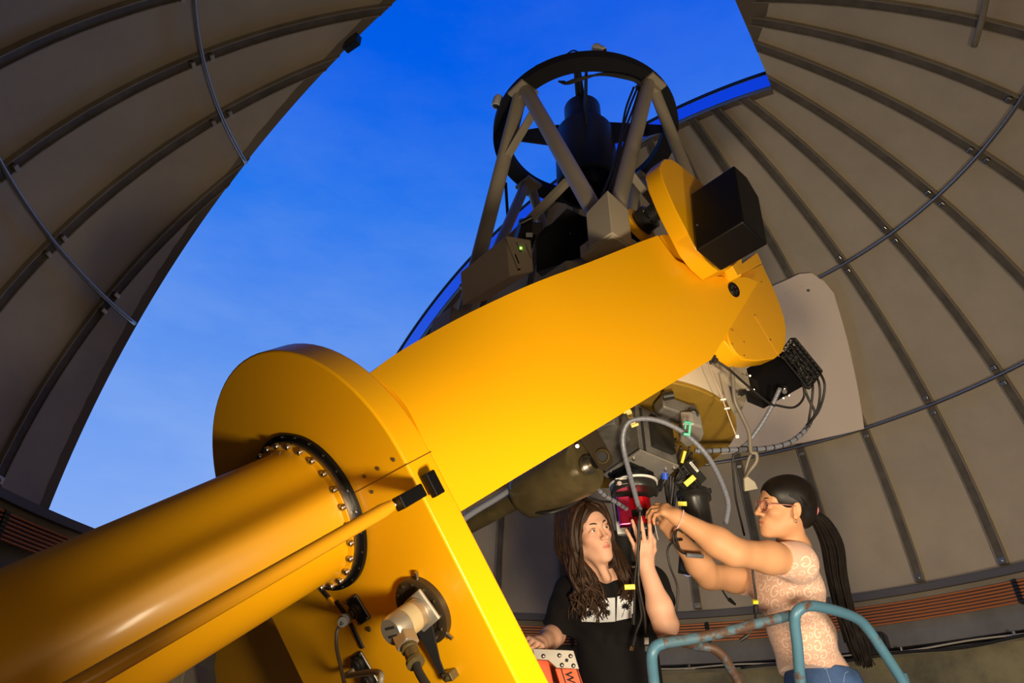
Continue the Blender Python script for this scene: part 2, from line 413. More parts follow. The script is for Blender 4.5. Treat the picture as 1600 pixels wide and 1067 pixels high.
# ================================================================== YELLOW FORK MOUNT
PA = V((0.58502, 0.51595, 0.62574)).normalized(); E1 = V((0.66144566, -0.7499931, 0)); E2 = E1.cross(PA).normalized()
F0 = pt(483.4, 800, 2.0)
TT = V((0.75, 0.6614, 0)).normalized(); ZZ = V((0, 0, 1)); Q0 = V((-0.235, -0.20, 2.61))
MF = frame(E1, E2, PA, F0)                    # x = e1, y = e2, z = along the polar axis  (right handed)
def mp_(x, y, z): return MF @ V((x, y, z))
RB, RF, RTUBE, TB = 0.467, 0.2313, 0.1907, 0.088
mount = thing('telescope_mount', 'large glossy yellow equatorial mount with round base and broad arm', 'telescope mount', (F0.x - 1.3, F0.y - 1.15, 0.06))
bm = NB(); s0 = 2.25
lathe(bm, [(0, -s0), (RTUBE, -s0), (RTUBE, -0.05), (RTUBE + .006, -0.035), (RF - .022, -0.03), (RF - .018, -0.024), (RF - .018, 0.0), (0, 0)], MF, 96)
axis = obj('polar_axis_tube', bm, YEL, mount, smooth='auto', ang=30)
bm = NB(); lathe(bm, [(RF - .016, -0.010), (RF, -0.010), (RF + .001, 0.0), (RF - .016, 0.0)], MF, 96, closed=True); obj('seal_ring', bm, BLK, axis, smooth='auto')
bm = NB(); lathe(bm, [(RF - .018, -0.028), (RF - .0165, -0.028), (RF - .0165, -.004), (RF - .018, -.004)], MF, 96, closed=True); obj('steel_ring', bm, STL, axis, smooth='auto')
angs = [20, 40, 55, 63, 71, 90, 108, 118, 137, 148, 158, 190, 215, 240, 275, 283, 290, 308, 325, 336, 344, 350, 0, 8]
hex_me = None
for i in range(26):
    t = 2 * PI * i / 26 + 0.09
    bm = NB(); r = (RF - .018 + RTUBE + .004) / 2 + .004
    c = mp_(r * math.cos(t), r * math.sin(t), -0.030)
    lathe(bm, [(0.0088, 0), (0.0088, -0.010), (0.0078, -.0115), (.0045, -.0115), (.0045, -.006), (0, -.006)], frame(E1, E2, PA, c), 12)
    obj('bolt', bm, STL, axis, smooth='auto')
for i in range(24):
    t = 2 * PI * i / 24
    bm = NB(); c = mp_((RF - .006) * math.cos(t), (RF - .006) * math.sin(t), -0.0105)
    cyl(bm, c, c - PA * .002, .0035, 8); obj('screw', bm, STL, axis)
# concrete pier block carrying the tube
pier = NB(); c = F0 - PA * 2.12
hexa(pier, [(c.x - .45, c.y - .45, FZ), (c.x + .45, c.y - .45, FZ), (c.x + .45, c.y + .45, FZ), (c.x - .45, c.y + .45, FZ), (c.x - .3, c.y - .3, c.z + .14), (c.x + .3, c.y - .3, c.z + .14), (c.x + .3, c.y + .3, c.z + .14), (c.x - .3, c.y + .3, c.z + .14)])
obj('pier_block', pier, YEL, mount, bev=.03)
# base: round-headed slab perpendicular to the polar axis, straight sides downwards
LB = 1.02
out2 = [(RB * math.cos(t), RB * math.sin(t)) for t in [PI * i / 40 for i in range(41)]]
low = [(-RB * math.cos(t), -LB - RB * .6 * math.sin(t)) for t in [PI * i / 20 for i in range(1, 20)]]
outline = out2 + [(-RB, -LB)] + low + [(RB, -LB)]
bm = NB(); prism(bm, [mp_(x, y, 0.0) for x, y in outline], PA * TB)
base = obj('fork_base', bm, YEL, mount, smooth='auto', bev=.006, seg=3)
# cover seam and its screws
bm = NB()
y0 = -0.003
for (xa, ya, xb, yb) in ((RF + .004, y0 - .01, RB + .0005, y0 - .01),):
    prism(bm, [mp_(xa, ya - .0012, -.0012), mp_(xb, yb - .0012, -.0012), mp_(xb, yb + .0012, -.0012), mp_(xa, ya + .0012, -.0012)], PA * .002)
prism(bm, [mp_(RB + .0012, y0 - .0112, 0), mp_(RB + .0012, y0 - .0088, 0), mp_(RB + .0012, y0 - .0088, TB), mp_(RB + .0012, y0 - .0112, TB)], -E1 * .002)
obj('cover_seam', bm, mat('seam_brown', (0.18, 0.07, 0.002), .6), base)  # dark brown joint line
for (x, y) in ((.30, .012), (.365, .012), (.435, .012), (.30, -.032)):
    bm = NB(); c = mp_(x, y, -.001); cyl(bm, c + PA * .002, c - PA * .003, .005, 10); obj('screw', bm, OLV, base)
# lower round housing on the front of the base (left of the seam strip)
LH = NB(); hc = (-0.10, -0.66); hr = 0.36
pts = [(hc[0] + hr * math.cos(t), hc[1] + hr * math.sin(t)) for t in [2 * PI * i / 64 for i in range(64)]]
# swept arm: broad curved plate carried from the base to the declination bearing
Aa = mp_(RB, 0, TB); Bb = Q0 + E1 * 0.68
PN = (Bb - Aa).cross(E2).normalized()
if PN.dot(E1) < 0: PN = -PN
def armpt(u, v):
    P = on(u, v, Aa, PN)
    for _ in range(6):
        q = MF.inverted() @ P; y = max(-.4, min(.4, q.y)); s = q.z
        k = max(0, 1 - max(0, s - TB) / 0.75); k = k * k * (3 - 2 * k)
        ins = (RB - math.sqrt(RB * RB - y * y)) * k
        P = on(u, v, Aa - PN * ins, PN)
    return P
def interp(tab, n):
    L = [0]
    for a_, b_ in zip(tab, tab[1:]): L.append(L[-1] + math.hypot(b_[0] - a_[0], b_[1] - a_[1]))
    o = []
    for i in range(n + 1):
        s = L[-1] * i / n; j = max(k for k in range(len(L)) if L[k] <= s + 1e-9); j = min(j, len(tab) - 2)
        f = (s - L[j]) / (L[j + 1] - L[j]); o.append((tab[j][0] + f * (tab[j + 1][0] - tab[j][0]), tab[j][1] + f * (tab[j + 1][1] - tab[j][1])))
    return o
top = spline([V((x, y, 0)) for x, y in ((578, 583), (620, 552), (700, 506), (770, 471), (840, 440), (920, 410), (1000, 378), (1028, 368))], 8)
bot = [(720, 799), (800, 750), (900, 690), (1000, 629), (1111, 562)]
NA, NH = 44, 14
T_ = interp([(p.x, p.y) for p in top], NA); B_ = interp(bot, NA)
lefts = spline([V((578, 583, 0)), V((630, 628, 0)), V((669, 703, 0)), V((693, 749, 0)), V((720, 799, 0))], 4)
lef = interp([(p.x, p.y) for p in lefts], NH)
bm = NB(); outer = []; inner = []
right = interp([(1028, 368), (1054, 405), (1111, 432), (1159, 432), (1187, 437), (1158, 484), (1130, 531), (1111, 562)], NH)
rng_ = random.Random(2)
for i in range(NA + 1):
    f = i / NA; col = []
    for j in range(NH + 1):
        g = j / NH
        # transfinite blend of the four outline curves
        u = (1 - g) * T_[i][0] + g * B_[i][0] + (1 - f) * lef[j][0] + f * right[j][0] - ((1 - f) * (1 - g) * T_[0][0] + f * (1 - g) * T_[-1][0] + (1 - f) * g * B_[0][0] + f * g * B_[-1][0])
        v = (1 - g) * T_[i][1] + g * B_[i][1] + (1 - f) * lef[j][1] + f * right[j][1] - ((1 - f) * (1 - g) * T_[0][1] + f * (1 - g) * T_[-1][1] + (1 - f) * g * B_[0][1] + f * g * B_[-1][1])
        col.append(armpt(u, v))
    outer.append([bm.verts.new(p) for p in col]); inner.append([bm.verts.new(p - E1 * 0.15) for p in col])
for i in range(NA):
    for j in range(NH):
        bm.faces.new((outer[i][j], outer[i + 1][j], outer[i + 1][j + 1], outer[i][j + 1]))
        bm.faces.new((inner[i][j + 1], inner[i + 1][j + 1], inner[i + 1][j], inner[i][j]))
    bm.faces.new((outer[i][0], inner[i][0], inner[i + 1][0], outer[i + 1][0])); bm.faces.new((outer[i + 1][NH], inner[i + 1][NH], inner[i][NH], outer[i][NH]))
for j in range(NH):
    bm.faces.new((outer[0][j + 1], inner[0][j + 1], inner[0][j], outer[0][j])); bm.faces.new((outer[NA][j], inner[NA][j], inner[NA][j + 1], outer[NA][j + 1]))
arm = obj('fork_arm', bm, YEL, mount, smooth='auto', ang=35)
bm = NB(); P_ = [on(u, v, Aa - E1 * .028, PN) for u, v in ((1020, 372), (1036, 366), (1056, 368), (1085, 388), (1121, 424), (1111, 436), (1050, 410))]; prism(bm, P_, -E1 * .12); obj('arm_shoulder', bm, YEL, arm, bev=.002)
def plate(uvs, w, thick, name, m, parent, bev=.004, base_pt=None):
    P0 = Q0 + E1 * w
    P = [on(u, v, P0, E1) for u, v in uvs]
    bm = NB(); prism(bm, P, -E1 * thick); return obj(name, bm, m, parent, smooth='auto', bev=bev, seg=3)
# bearing plug on the arm end
P = armpt(1146, 453); bm = NB(); lathe(bm, [(0, .004), (.022, .004), (.030, .008), (.034, .004), (.034, -.01)], lookz(PN, P), 24); pl = obj('bearing_plug', bm, BLK, arm, smooth='auto')
for i in range(6):
    t = PI * i / 3; bm = NB(); M = lookz(PN, P); cyl(bm, M @ V((.016 * math.cos(t), .016 * math.sin(t), .004)), M @ V((.016 * math.cos(t), .016 * math.sin(t), .007)), .004, 6); obj('screw', bm, STL, pl)
# slender yellow pipe standing off the polar tube, with its black clamp
gb = on(612, 790, mp_(0, 0, -.10), PA); ga = gb - PA * .82
dr = (gb - ga).normalized()
bm = NB(); tube(bm, [ga - dr * .5, gb - dr * .03, gb], .0165, 20, rf=lambda t: .0165 if t < .9 else .013); pp = obj('guard_pipe', bm, YEL2, mount, smooth='auto')
c1 = on(640, 777, mp_(0, 0, -.06), PA); bm = NB(); box(bm, (0, 0, 0), (.032, .032, .075), lookz(dr, c1)); box(bm, (.0, -.0, .05), (.022, .06, .03), lookz(dr, c1 + (PA * .03)))
obj('pipe_clamp', bm, BLK, pp, bev=.003)
bm = NB(); cyl(bm, gb - dr * .004, c1, .009, 12); obj('pipe_spigot', bm, STL, pp, smooth='auto')
# ================================================================== THE TELESCOPE TUBE
def onz(u, v, z): return on(u, v, (0, 0, z), (0, 0, 1))
OC = V((-0.24, -0.155, 0)); ZR = 4.19
ota = thing('telescope', 'open truss telescope with black top ring and beige struts', 'telescope', (OC.x, OC.y, 2.2))
def oz(x, y, z): return OC + E1 * x + TT * y + V((0, 0, z))
OF = frame(E1, TT, -ZZ, OC)                       # right handed helper frame, z down
OU = Matrix.Translation(OC)
bm = NB(); lathe(bm, [(0.458, ZR), (0.550, ZR), (0.550, ZR + .055), (0.458, ZR + .055)], OU, 96, closed=True)
ring = obj('top_ring', bm, BLKM, ota, smooth='auto')
for x, y in ((1, 0), (0, -1), (-1, 0), (0, 1)):
    bm = NB(); c = oz(.5 * x, .5 * y, ZR - .012); r_ = (E1 * x + TT * y); box(bm, (0, 0, 0), (.13, .12, .024), frame(r_, ZZ.cross(r_), ZZ, c)); box(bm, (0, 0, -.03), (.06, .075, .05), frame(r_, ZZ.cross(r_), ZZ, c))
    obj('strut_bracket', bm, BEI, ring, bev=.006)
CR = 0.50; ZC = 2.74
nodes = {'e': (0.5, 0), 'w': (-0.5, 0), 'n': (0, 0.5), 's': (0, -0.5)}
corn = {'es': (CR, -CR), 'ws': (-CR, -CR), 'en': (CR, CR), 'wn': (-CR, CR)}
DK = mat('beige_strut', (0.42, 0.36, 0.27), 0.45)  # same beige as the other struts
tubes_ = {}
for a_, b_ in (('s', 'es'), ('s', 'ws'), ('e', 'es'), ('e', 'en'), ('w', 'ws'), ('w', 'wn'), ('n', 'en'), ('n', 'wn')):
    A = oz(*nodes[a_], ZR - .03); B = oz(*corn[b_], ZC + .02); d = (B - A).normalized(); sh = ((E1 * corn[b_][0] + TT * corn[b_][1]) - (E1 * nodes[a_][0] + TT * nodes[a_][1])).normalized() * .03
    A = A + sh; tubes_[a_ + b_] = (A, B)
    bm = NB(); tube(bm, [A, B], 0.040 if 's' == a_ or b_ == 'es' else .032, 24); obj('truss_strut', bm, BEI, ota, smooth='auto')
def lerp(p, t): return p[0] + (p[1] - p[0]) * t
# flat cross braces between two struts
def brace(P, Q, w=.03, t=.012):
    bm = NB(); d = Q - P; box(bm, (0, 0, d.length / 2), (w, t, d.length), lookz(d, P)); return obj('cross_brace', bm, BEI, ota, bev=.002)
brace(lerp(tubes_['sws'], .30), lerp(tubes_['ses'], .15), .045)
brace(pt(722, 452, 3.42), pt(886, 284, 3.62), .04, .03)
brace(lerp(tubes_['ees'], .62), lerp(tubes_['een'], .95), .035, .015)
# centre section: square box, open inside
bm = NB(); t_ = .05; H = CR + .05
oc = [(H, -.30), (H, .30), (.30, H), (-.30, H), (-H, .30), (-H, -.30), (-.30, -H), (.30, -H)]
for (xa, ya), (xb, yb) in zip(oc, oc[1:] + oc[:1]):
    k_ = 1 - t_ / H
    hexa(bm, [oz(xa, ya, 2.34), oz(xb, yb, 2.34), oz(xb * k_, yb * k_, 2.34), oz(xa * k_, ya * k_, 2.34), oz(xa, ya, ZC), oz(xb, yb, ZC), oz(xb * k_, yb * k_, ZC), oz(xa * k_, ya * k_, ZC)])
for a_, b_ in corn.values():
    c_ = oz(a_ * .97, b_ * .97, ZC - .03); box(bm, (0, 0, 0), (.17, .17, .06), frame(E1, TT * -1, ZZ * -1, c_))
obj('centre_section', bm, BEI, ota, bev=.004)
bm = NB(); lathe(bm, [(.42, 2.70), (.56, 2.70), (.56, 2.72), (.42, 2.72)], OU, 64, closed=True); obj('baffle_plate', bm, BLKM, ota)
# gusset at the near corner where two struts meet
P = [onz(937, 388, ZC + .03), onz(1000, 377, ZC + .03), onz(990, 340, ZC + .03) , onz(930, 345, ZC + .03)]
bm = NB(); g = oz(CR + .015, -CR - .015, ZC - .05)
hexa(bm, [g + E1 * i * .062 + TT * j * .062 for i, j in ((-1, -1), (1, -1), (1, 1), (-1, 1))] + [g + ZZ * hz + E1 * i * .062 + TT * j * .062 for i, j, hz in ((-1, -1, .19), (1, -1, .23), (1, 1, .20), (-1, 1, .16))])
obj('corner_gusset', bm, BEI, ota, bev=.004)
for c_ in ('ws', 'en', 'wn'):
    bm = NB(); g = oz(corn[c_][0] * 1.03, corn[c_][1] * 1.03, ZC + .05); box(bm, (0, 0, 0), (.16, .16, .2), frame(E1, TT * -1, ZZ * -1, g)); obj('corner_gusset', bm, BEI, ota, bev=.004)
# secondary mirror drum, cap and spider vanes
SECM = mat('dark_blue_black_paint', (0.012, 0.014, 0.022), 0.4)
bm = NB(); OD = OU @ Matrix.Translation((0.0, 0.02, 0))
lathe(bm, [(0, 3.95), (.155, 3.95), (.160, 3.80), (.180, 3.80), (.180, 4.0), (.172, 4.24), (.150, 4.26), (0.0, 4.26)], OD, 64)
drum = obj('secondary_drum', bm, SECM, ota, smooth='auto')
bm = NB(); lathe(bm, [(0, 4.26), (.112, 4.26), (.112, 4.48), (.095, 4.50), (0, 4.50)], OD, 48); obj('focuser_cap', bm, SECM, drum, smooth='auto')
bm = NB(); lathe(bm, [(0, 3.90), (.10, 3.90), (.11, 3.93), (0, 3.94)], OD, 32); obj('secondary_mirror', bm, mat('dark_glass', (.02, .02, .03), .05, metal=.3), drum, smooth='auto')
bm = NB(); box(bm, (0, 0, 0), (.10, .03, .015), Matrix.Translation(OD @ V((-.01, .10, 3.86)))); cyl(bm, OD @ V((.02, .10, 3.84)), OD @ V((.02, .10, 3.92)), .02, 12); obj('collimation_plate', bm, BEI, drum, bev=.003)
for k in range(4):
    t = PI / 4 + k * PI / 2; d = E1 * math.cos(t) + TT * math.sin(t); s = ZZ.cross(d) * .006
    A = OC + V((0, .0, 0)) + d * .15; B = OC + d * .462
    bm = NB(); hexa(bm, [A + ZZ * 4.13 - s, B + ZZ * 4.215 - s, B + ZZ * 4.215 + s, A + ZZ * 4.13 + s, A + ZZ * 4.32 - s, B + ZZ * 4.27 - s, B + ZZ * 4.27 + s, A + ZZ * 4.32 + s])
    obj('spider_vane', bm, BLKM, ota)
for (A, B, r) in (((905, 112, 4.28), (934, 318, 4.75), .012), ((901, 112, 4.3), (905, 165, 4.5), .018), ((790, 285, 4.7), (794, 350, 4.75), .010)):
    bm = NB(); cyl(bm, pt(*A), pt(*B), r, 10); obj('tension_rod', bm, BLKM, ota, smooth='auto')
# little white lamps clipped round the ring
for i, (u, v, dd, du, dv) in enumerate(((934, 77, 3.93, 10, 6), (778, 157, 4.15, -4, 14), (823, 282, 4.6, 12, 2))):
    A = pt(u, v, dd); B = pt(u + du, v + dv, dd - .02)
    d = (B - A).normalized(); bm = NB(); lathe(bm, [(0, -.03), (.022, -.028), (.03, -.01), (.03, .04), (.024, .045), (.024, .02), (0, .02)], lookz(d, A), 20)
    l = obj('ring_lamp', bm, WHT, ring, smooth='auto'); bm = NB(); lathe(bm, [(0, .03), (.022, .03), (.022, .042), (0, .044)], lookz(d, A), 16); obj('lamp_lens', bm, BLKP, l, smooth='auto')
def cable(name, pts, r, m, label=None, parent=None, cat='cable', group=None, n=8, k=7):
    bm = NB(); tube(bm, spline([pt(*p) if len(p) == 3 and abs(p[0]) > 30 else V(p) for p in pts], k), r, n)
    o = obj(name, bm, m, parent, smooth=True)
    if label: tag(o, label, cat, group)
    return o
cable('ring_cable', [(828, 112, 4.0), (838, 103, 3.98), (852, 98, 3.96), (868, 97, 3.95)], .004, RUB, parent=ring)
cable('ring_cable', [(884, 86, 3.93), (895, 79, 3.92), (904, 82, 3.92), (912, 88, 3.92), (922, 80, 3.92), (932, 82, 3.92)], .004, RUB, parent=ring)
for k in range(3):
    cable('ring_cable', [(873 + 4 * k, 127, 3.92), (885, 131 - k, 3.9), (905, 126 - 2 * k, 3.88), (940, 115 + k, 3.87), (975, 118 + k * 2, 3.85), (1000, 128 + k, 3.85), (1003, 140, 3.88)], .006, RUB, parent=ring)
A_, B_ = tubes_['ees']
for k in range(4):
    off = (CAM - A_).normalized() * .05 - AX * (.035 + .012 * k)
    bm = NB(); tube(bm, spline([A_ + (B_ - A_) * t + off + AX * .01 * math.sin(t * 9 + k) for t in (0.02, .2, .4, .6, .8, .95)], 5), .006, 6); obj('strut_cable', bm, RUB, ota, smooth=True)
# main mirror cell and its brass-coloured back plate
bm = NB(); lathe(bm, [(0, 2.21), (.538, 2.21), (.54, 2.215), (.54, 2.36), (.0, 2.36)], OU, 96)
cell = obj('mirror_cell', bm, IVO, ota, smooth='auto')
bm = NB(); lathe(bm, [(0, 2.195), (.535, 2.195), (.54, 2.20), (.54, 2.212), (0, 2.212)], OU, 96); obj('back_plate', bm, BRA, cell, smooth='auto')
# declination bar: round-headed yellow plate outboard of the arm, and the lower end cover
f_up = [(1031, 262), (1033, 254), (1038, 248), (1048, 248), (1058, 254), (1068, 262), (1095, 284), (1130, 318), (1155, 370), (1160, 412), (1159, 431), (1148, 418), (1122, 424), (1104, 408), (1085, 384), (1071, 357), (1056, 328), (1046, 306), (1036, 282)]
dbar = plate(f_up, .74, .075, 'declination_bar', YEL, ota)
f_lo = [(1135, 500), (1135, 440), (1160, 427), (1191, 411), (1197, 425), (1208, 448), (1219, 476), (1226, 497), (1229, 516), (1228, 536), (1223, 550), (1211, 560), (1182, 564), (1160, 562), (1148, 553), (1132, 532)]
P0 = Q0 + E1 * .645
cov = plate(f_lo, .645, .075, 'end_cover', YEL, ota, bev=.006)
c = on(1151, 537, P0, E1); M = lookz(E1, c)
bm = NB(); lathe(bm, [(0, .006), (.062, .006), (.066, .002), (.066, -.01)], M, 40); dk = obj('access_disc', bm, YEL, cov, smooth='auto')
for i in range(4):
    t = .5 + PI / 2 * i; bm = NB(); q = M @ V((.055 * math.cos(t), .055 * math.sin(t), .006)); cyl(bm, q, q + E1 * .003, .003, 8); obj('screw', bm, STL, dk)
for (u, v) in ((1179, 493), (1203, 531), (1189, 441), (1217, 557)):
    q = on(u, v, P0, E1); bm = NB(); cyl(bm, q, q + E1 * .004, .004, 8); obj('screw', bm, STL, cov)
bm = NB(); a_, b_ = on(1179, 493, P0 + E1 * .001, E1), on(1217, 557, P0 + E1 * .001, E1); tube(bm, [a_, b_], .0015, 4); obj('cover_seam', bm, mat('seam_lip', (.6, .28, .02), .4), cov)
bm = NB(); P = [on(u, v, Q0 + E1 * .70, E1) for u, v in ((1153, 432), (1159, 412), (1183, 394), (1191, 411), (1160, 428))]; prism(bm, P, -E1 * .06); obj('bearing_block', bm, YEL, ota, bev=.003)
bm = NB(); P = [on(u, v, Q0 + E1 * .75, E1) for u, v in ((1144, 415), (1152, 409), (1161, 424), (1153, 431))]; prism(bm, P, -E1 * .04); obj('mounting_foot', bm, YEL, ota, bev=.002)
bm = NB(); c = pt(1105, 414, 2.83); box(bm, (0, 0, 0), (.03, .02, .03), lookz(E1, c)); box(bm, (-.03, .01, .01), (.025, .014, .02), lookz(E1, c)); cyl(bm, pt(1095, 403, 2.82), pt(1104, 411, 2.82), .006, 8); obj('limit_switch', bm, BLKP, ota, bev=.002)
# black balance box on the bar
BO = on(1161, 346, Q0 + E1 * .97, E1)
tilt = Matrix.Rotation(math.radians(-7), 3, E1); bu = tilt @ ZZ; bt = tilt @ TT
def bxp(a_, b_, c__): return BO - E1 * a_ + bt * b_ + bu * c__
bm = NB(); w_, h_, t_ = .205, .32, .155
for poly in ([(0, 0), (t_, 0), (t_, h_ * .82), (t_ * .55, h_ * 1.02), (0, h_)],):
    prism(bm, [bxp(0, y, z) for y, z in poly], -E1 * w_)
bb = tag(obj('balance_box', bm, BLK, None, smooth='auto', bev=.008, seg=3), 'glossy black balance box bolted to the yellow declination bar', 'box')
bm = NB(); q = bxp(w_ - .02, -.001, .12); cyl(bm, q, q - bt * .004, .004, 10); obj('screw', bm, STL, bb)
# motor cluster between the struts and the arm
mt = thing('focus_motor', 'round black motor in a yellow yoke between strut and arm', 'motor', tuple(pt(1020, 352, 3.05)))
bm = NB(); A = pt(1008, 345, 3.05); lathe(bm, [(0, -.02), (.055, -.02), (.058, -.01), (.058, .03), (.04, .035), (.04, .09), (0, .09)], lookz(E1 + ZZ * .2, A), 32); bd = obj('motor_body', bm, BLKP, mt, smooth='auto')
for i in range(6):
    t = i * PI / 3; q = lookz(E1 + ZZ * .2, A) @ V((.048 * math.cos(t), .048 * math.sin(t), .031)); bm = NB(); cyl(bm, q, q + E1 * .006, .004, 8); obj('bolt', bm, STL, bd)
bm = NB(); lathe(bm, [(.06, -.05), (.085, -.05), (.085, -.02), (.06, -.02)], lookz(E1 + ZZ * .2, A), 32, closed=True); obj('yoke', bm, YEL, mt, smooth='auto')
bm = NB(); c = pt(994, 354, 3.1); box(bm, (0, 0, 0), (.05, .06, .12), frame(E1, -TT, -ZZ, c)); obj('side_bracket', bm, BLK, mt, bev=.003)
# control box with a green light, and the black instrument housing beside it
def zprism(name, uvs, z0, z1, m, parent=None, bev=.003, smooth=False, dz=None):
    bm = NB(); prism(bm, [onz(u, v, z0) for u, v in uvs], V((0, 0, z1 - z0))); return obj(name, bm, m, parent, bev=bev, smooth=smooth)
cbx = thing('control_box', 'beige electronics box with green light on the telescope centre section', 'box', tuple(pt(790, 420, 3.2)))
M = frame((0.83, -0.5, 0.12), (0.5, 0.86, 0.0), (0, 0, 1), pt(794, 425, 3.10)); Mx = lookz((0, 0, 1), pt(768, 440, 3.22))
v0 = pt(796, 432, 3.05)                       # lower front corner
dx = (pt(834, 424, 3.10) - v0); dy = (pt(722, 478, 3.22) - v0); dzv = (pt(791, 368, 3.12) - v0)
bm = NB(); hexa(bm, [v0, v0 + dx, v0 + dx + dy, v0 + dy, v0 + dzv, v0 + dx + dzv * .78, v0 + dx + dy + dzv * .78, v0 + dy + dzv * .85]); obj('case', bm, IVO, cbx, bev=.004)
nrm = dzv.cross(dx).normalized()
if nrm.dot(CAM - v0) < 0: nrm = -nrm
def cbp(a_, b_): return v0 + dx * a_ + dzv * b_ + nrm * .001
bm = NB(); cyl(bm, cbp(.55, .62), cbp(.55, .62) + nrm * .004, .004, 10); obj('indicator_light', bm, mat('green_led', (.1, .8, .1), .4, emit=(.25, 1, .08, 6)), cbx)
for (a_, b_, ww, hh) in ((.45, .66, .003, .05), (.55, .55, .003, .012), (.36, .38, .006, .045), (.84, .52, .0022, .07), (.14, .55, .002, .15), (.40, .12, .014, .008)):
    bm = NB(); box(bm, (0, 0, 0), (ww, hh, .001), frame(dx, nrm.cross(dx), nrm, cbp(a_, b_))); obj('printed_mark', bm, BLKM, cbx)
bh = thing('instrument_housing', 'matt black angular housing behind the beige control box', 'housing', tuple(pt(885, 380, 3.3)))
Z1 = ZC
a0_ = [(832, 452), (940, 412), (938, 396), (930, 396), (832, 440)]
c0 = pt(905, 400, 3.2)
fp = [pt(838, 425, 3.30), pt(838, 372, 3.30), pt(851, 355, 3.32), pt(862, 349, 3.32), pt(886, 325, 3.32), pt(910, 337, 3.32), pt(914, 400, 3.28)]
bm = NB(); prism(bm, fp, AF * .25 + AX * .03); obj('case', bm, BLKM, bh, bev=.004)
bm = NB(); prism(bm, [pt(910, 337, 3.30), pt(922, 340, 3.30), pt(930, 352, 3.30), pt(932, 398, 3.28), pt(914, 402, 3.28)], AF * .2); sd = obj('side_cover', bm, BLK, bh, bev=.003)
for u, v in ((916, 377), (922, 382), (918, 345), (891, 365)):
    q = pt(u, v, 3.275); bm = NB(); cyl(bm, q, q - AF * .006, .004, 8); obj('screw', bm, STL, bh)
bm = NB(); c = pt(822, 365, 3.35); box(bm, (0, 0, 0), (.09, .05, .12), lookz(AU + AX * .3, c)); box(bm, (.05, 0, .02), (.05, .04, .06), lookz(AU, c)); cyl(bm, pt(812, 350, 3.3), pt(832, 340, 3.3), .014, 12); obj('focuser_block', bm, BLKP, bh, bev=.003)
bm = NB(); c = pt(827, 367, 3.28); box(bm, (0, 0, 0), (.03, .004, .02), lookz(AU, c)); obj('paper_label', bm, WHT, bh)
for k in range(5):
    cable('housing_cable', [(918 + 3 * k, 340, 3.27), (928 + 2.5 * k, 348, 3.24), (933 + 2.5 * k, 365, 3.22), (936 + 2.5 * k, 395, 3.2)], .0055, GCAB if k % 2 else RUB, parent=bh)
# ================================================================== INSTRUMENTS UNDER THE MIRROR CELL
def zp(bm, uvs, z0, z1): prism(bm, [onz(u, v, z0) for u, v in uvs], V((0, 0, z1 - z0)))
# aluminium instrument box
ib = thing('instrument_box', 'grey aluminium instrument box hanging beneath the round brass plate', 'instrument', tuple(onz(1000, 735, 1.99)))
bm = NB(); zp(bm, [(945, 741), (1000, 705), (1060, 729), (1024, 758), (985, 765)], 1.98, 2.19); obj('case', bm, CAST, ib, bev=.004)
bm = NB(); zp(bm, [(943, 743), (1000, 704), (1061, 729), (1025, 760), (984, 768)], 1.972, 1.98); bpl = obj('bottom_plate', bm, ALU, ib, bev=.001)
bm = NB(); zp(bm, [(862, 738), (900, 762), (948, 745), (996, 700), (960, 662), (915, 672)], 2.05, 2.19); obj('guider_housing', bm, CAST, ib, bev=.004)
bm = NB(); zp(bm, [(916, 672), (958, 652), (972, 650), (940, 664)], 2.12, 2.14); obj('dark_slot', bm, BLKM, ib)
for u, v in ((990, 716), (1040, 733), (1053, 731), (955, 737)):
    q = onz(u, v, 1.972); bm = NB(); cyl(bm, q, q - ZZ * .008, .006, 10); obj('bolt', bm, STL, bpl)
bm = NB(); zp(bm, [(1000, 702), (1010, 705), (1012, 712), (1002, 709)], 1.99, 2.18); obj('edge_trim', bm, BLKM, ib)
# black computer with blue lights
pc = thing('mini_computer', 'small black computer with blue lights on the grey instrument box', 'computer', tuple(onz(1030, 702, 2.02)))
bm = NB(); zp(bm, [(1011, 702), (1024, 694), (1057, 709), (1040, 715)], 2.02, 2.15)
obj('case', bm, BLKP, pc, bev=.003)
for u, v, dd in ((1016, 678, 2.66), (1017, 690, 2.66), (1016, 668, 2.66)):
    pass
PCn = (onz(1011, 702, 2.02), onz(1040, 715, 2.02))
ex = (PCn[1] - PCn[0]); nn = ex.cross(ZZ).normalized()
if nn.dot(CAM - PCn[0]) < 0: nn = -nn
for a_, hz, c_ in ((.16, .035, (.08, .15, 1)), (.16, .060, (.08, .25, 1)), (.20, .085, (.08, .3, .9))):
    q = PCn[0] + ex * a_ + ZZ * hz + nn * .001; bm = NB(); box(bm, (0, 0, 0), (.005, .006, .002), frame(ex, ZZ, ex.cross(ZZ), q)); obj('status_light', bm, mat('blue_led', (.05, .1, .9), .4, emit=(*c_, 5)), pc)
bm = NB()
for k in range(6): 
    q = PCn[0] + ex * (.42 + .09 * k) + ZZ * .012 + nn * .001; box(bm, (0, 0, 0), (.004, .01, .002), frame(ex, ZZ, ex.cross(ZZ), q))
obj('vent_slot', bm, mat('slot_grey', (.10, .10, .10), .5), pc)
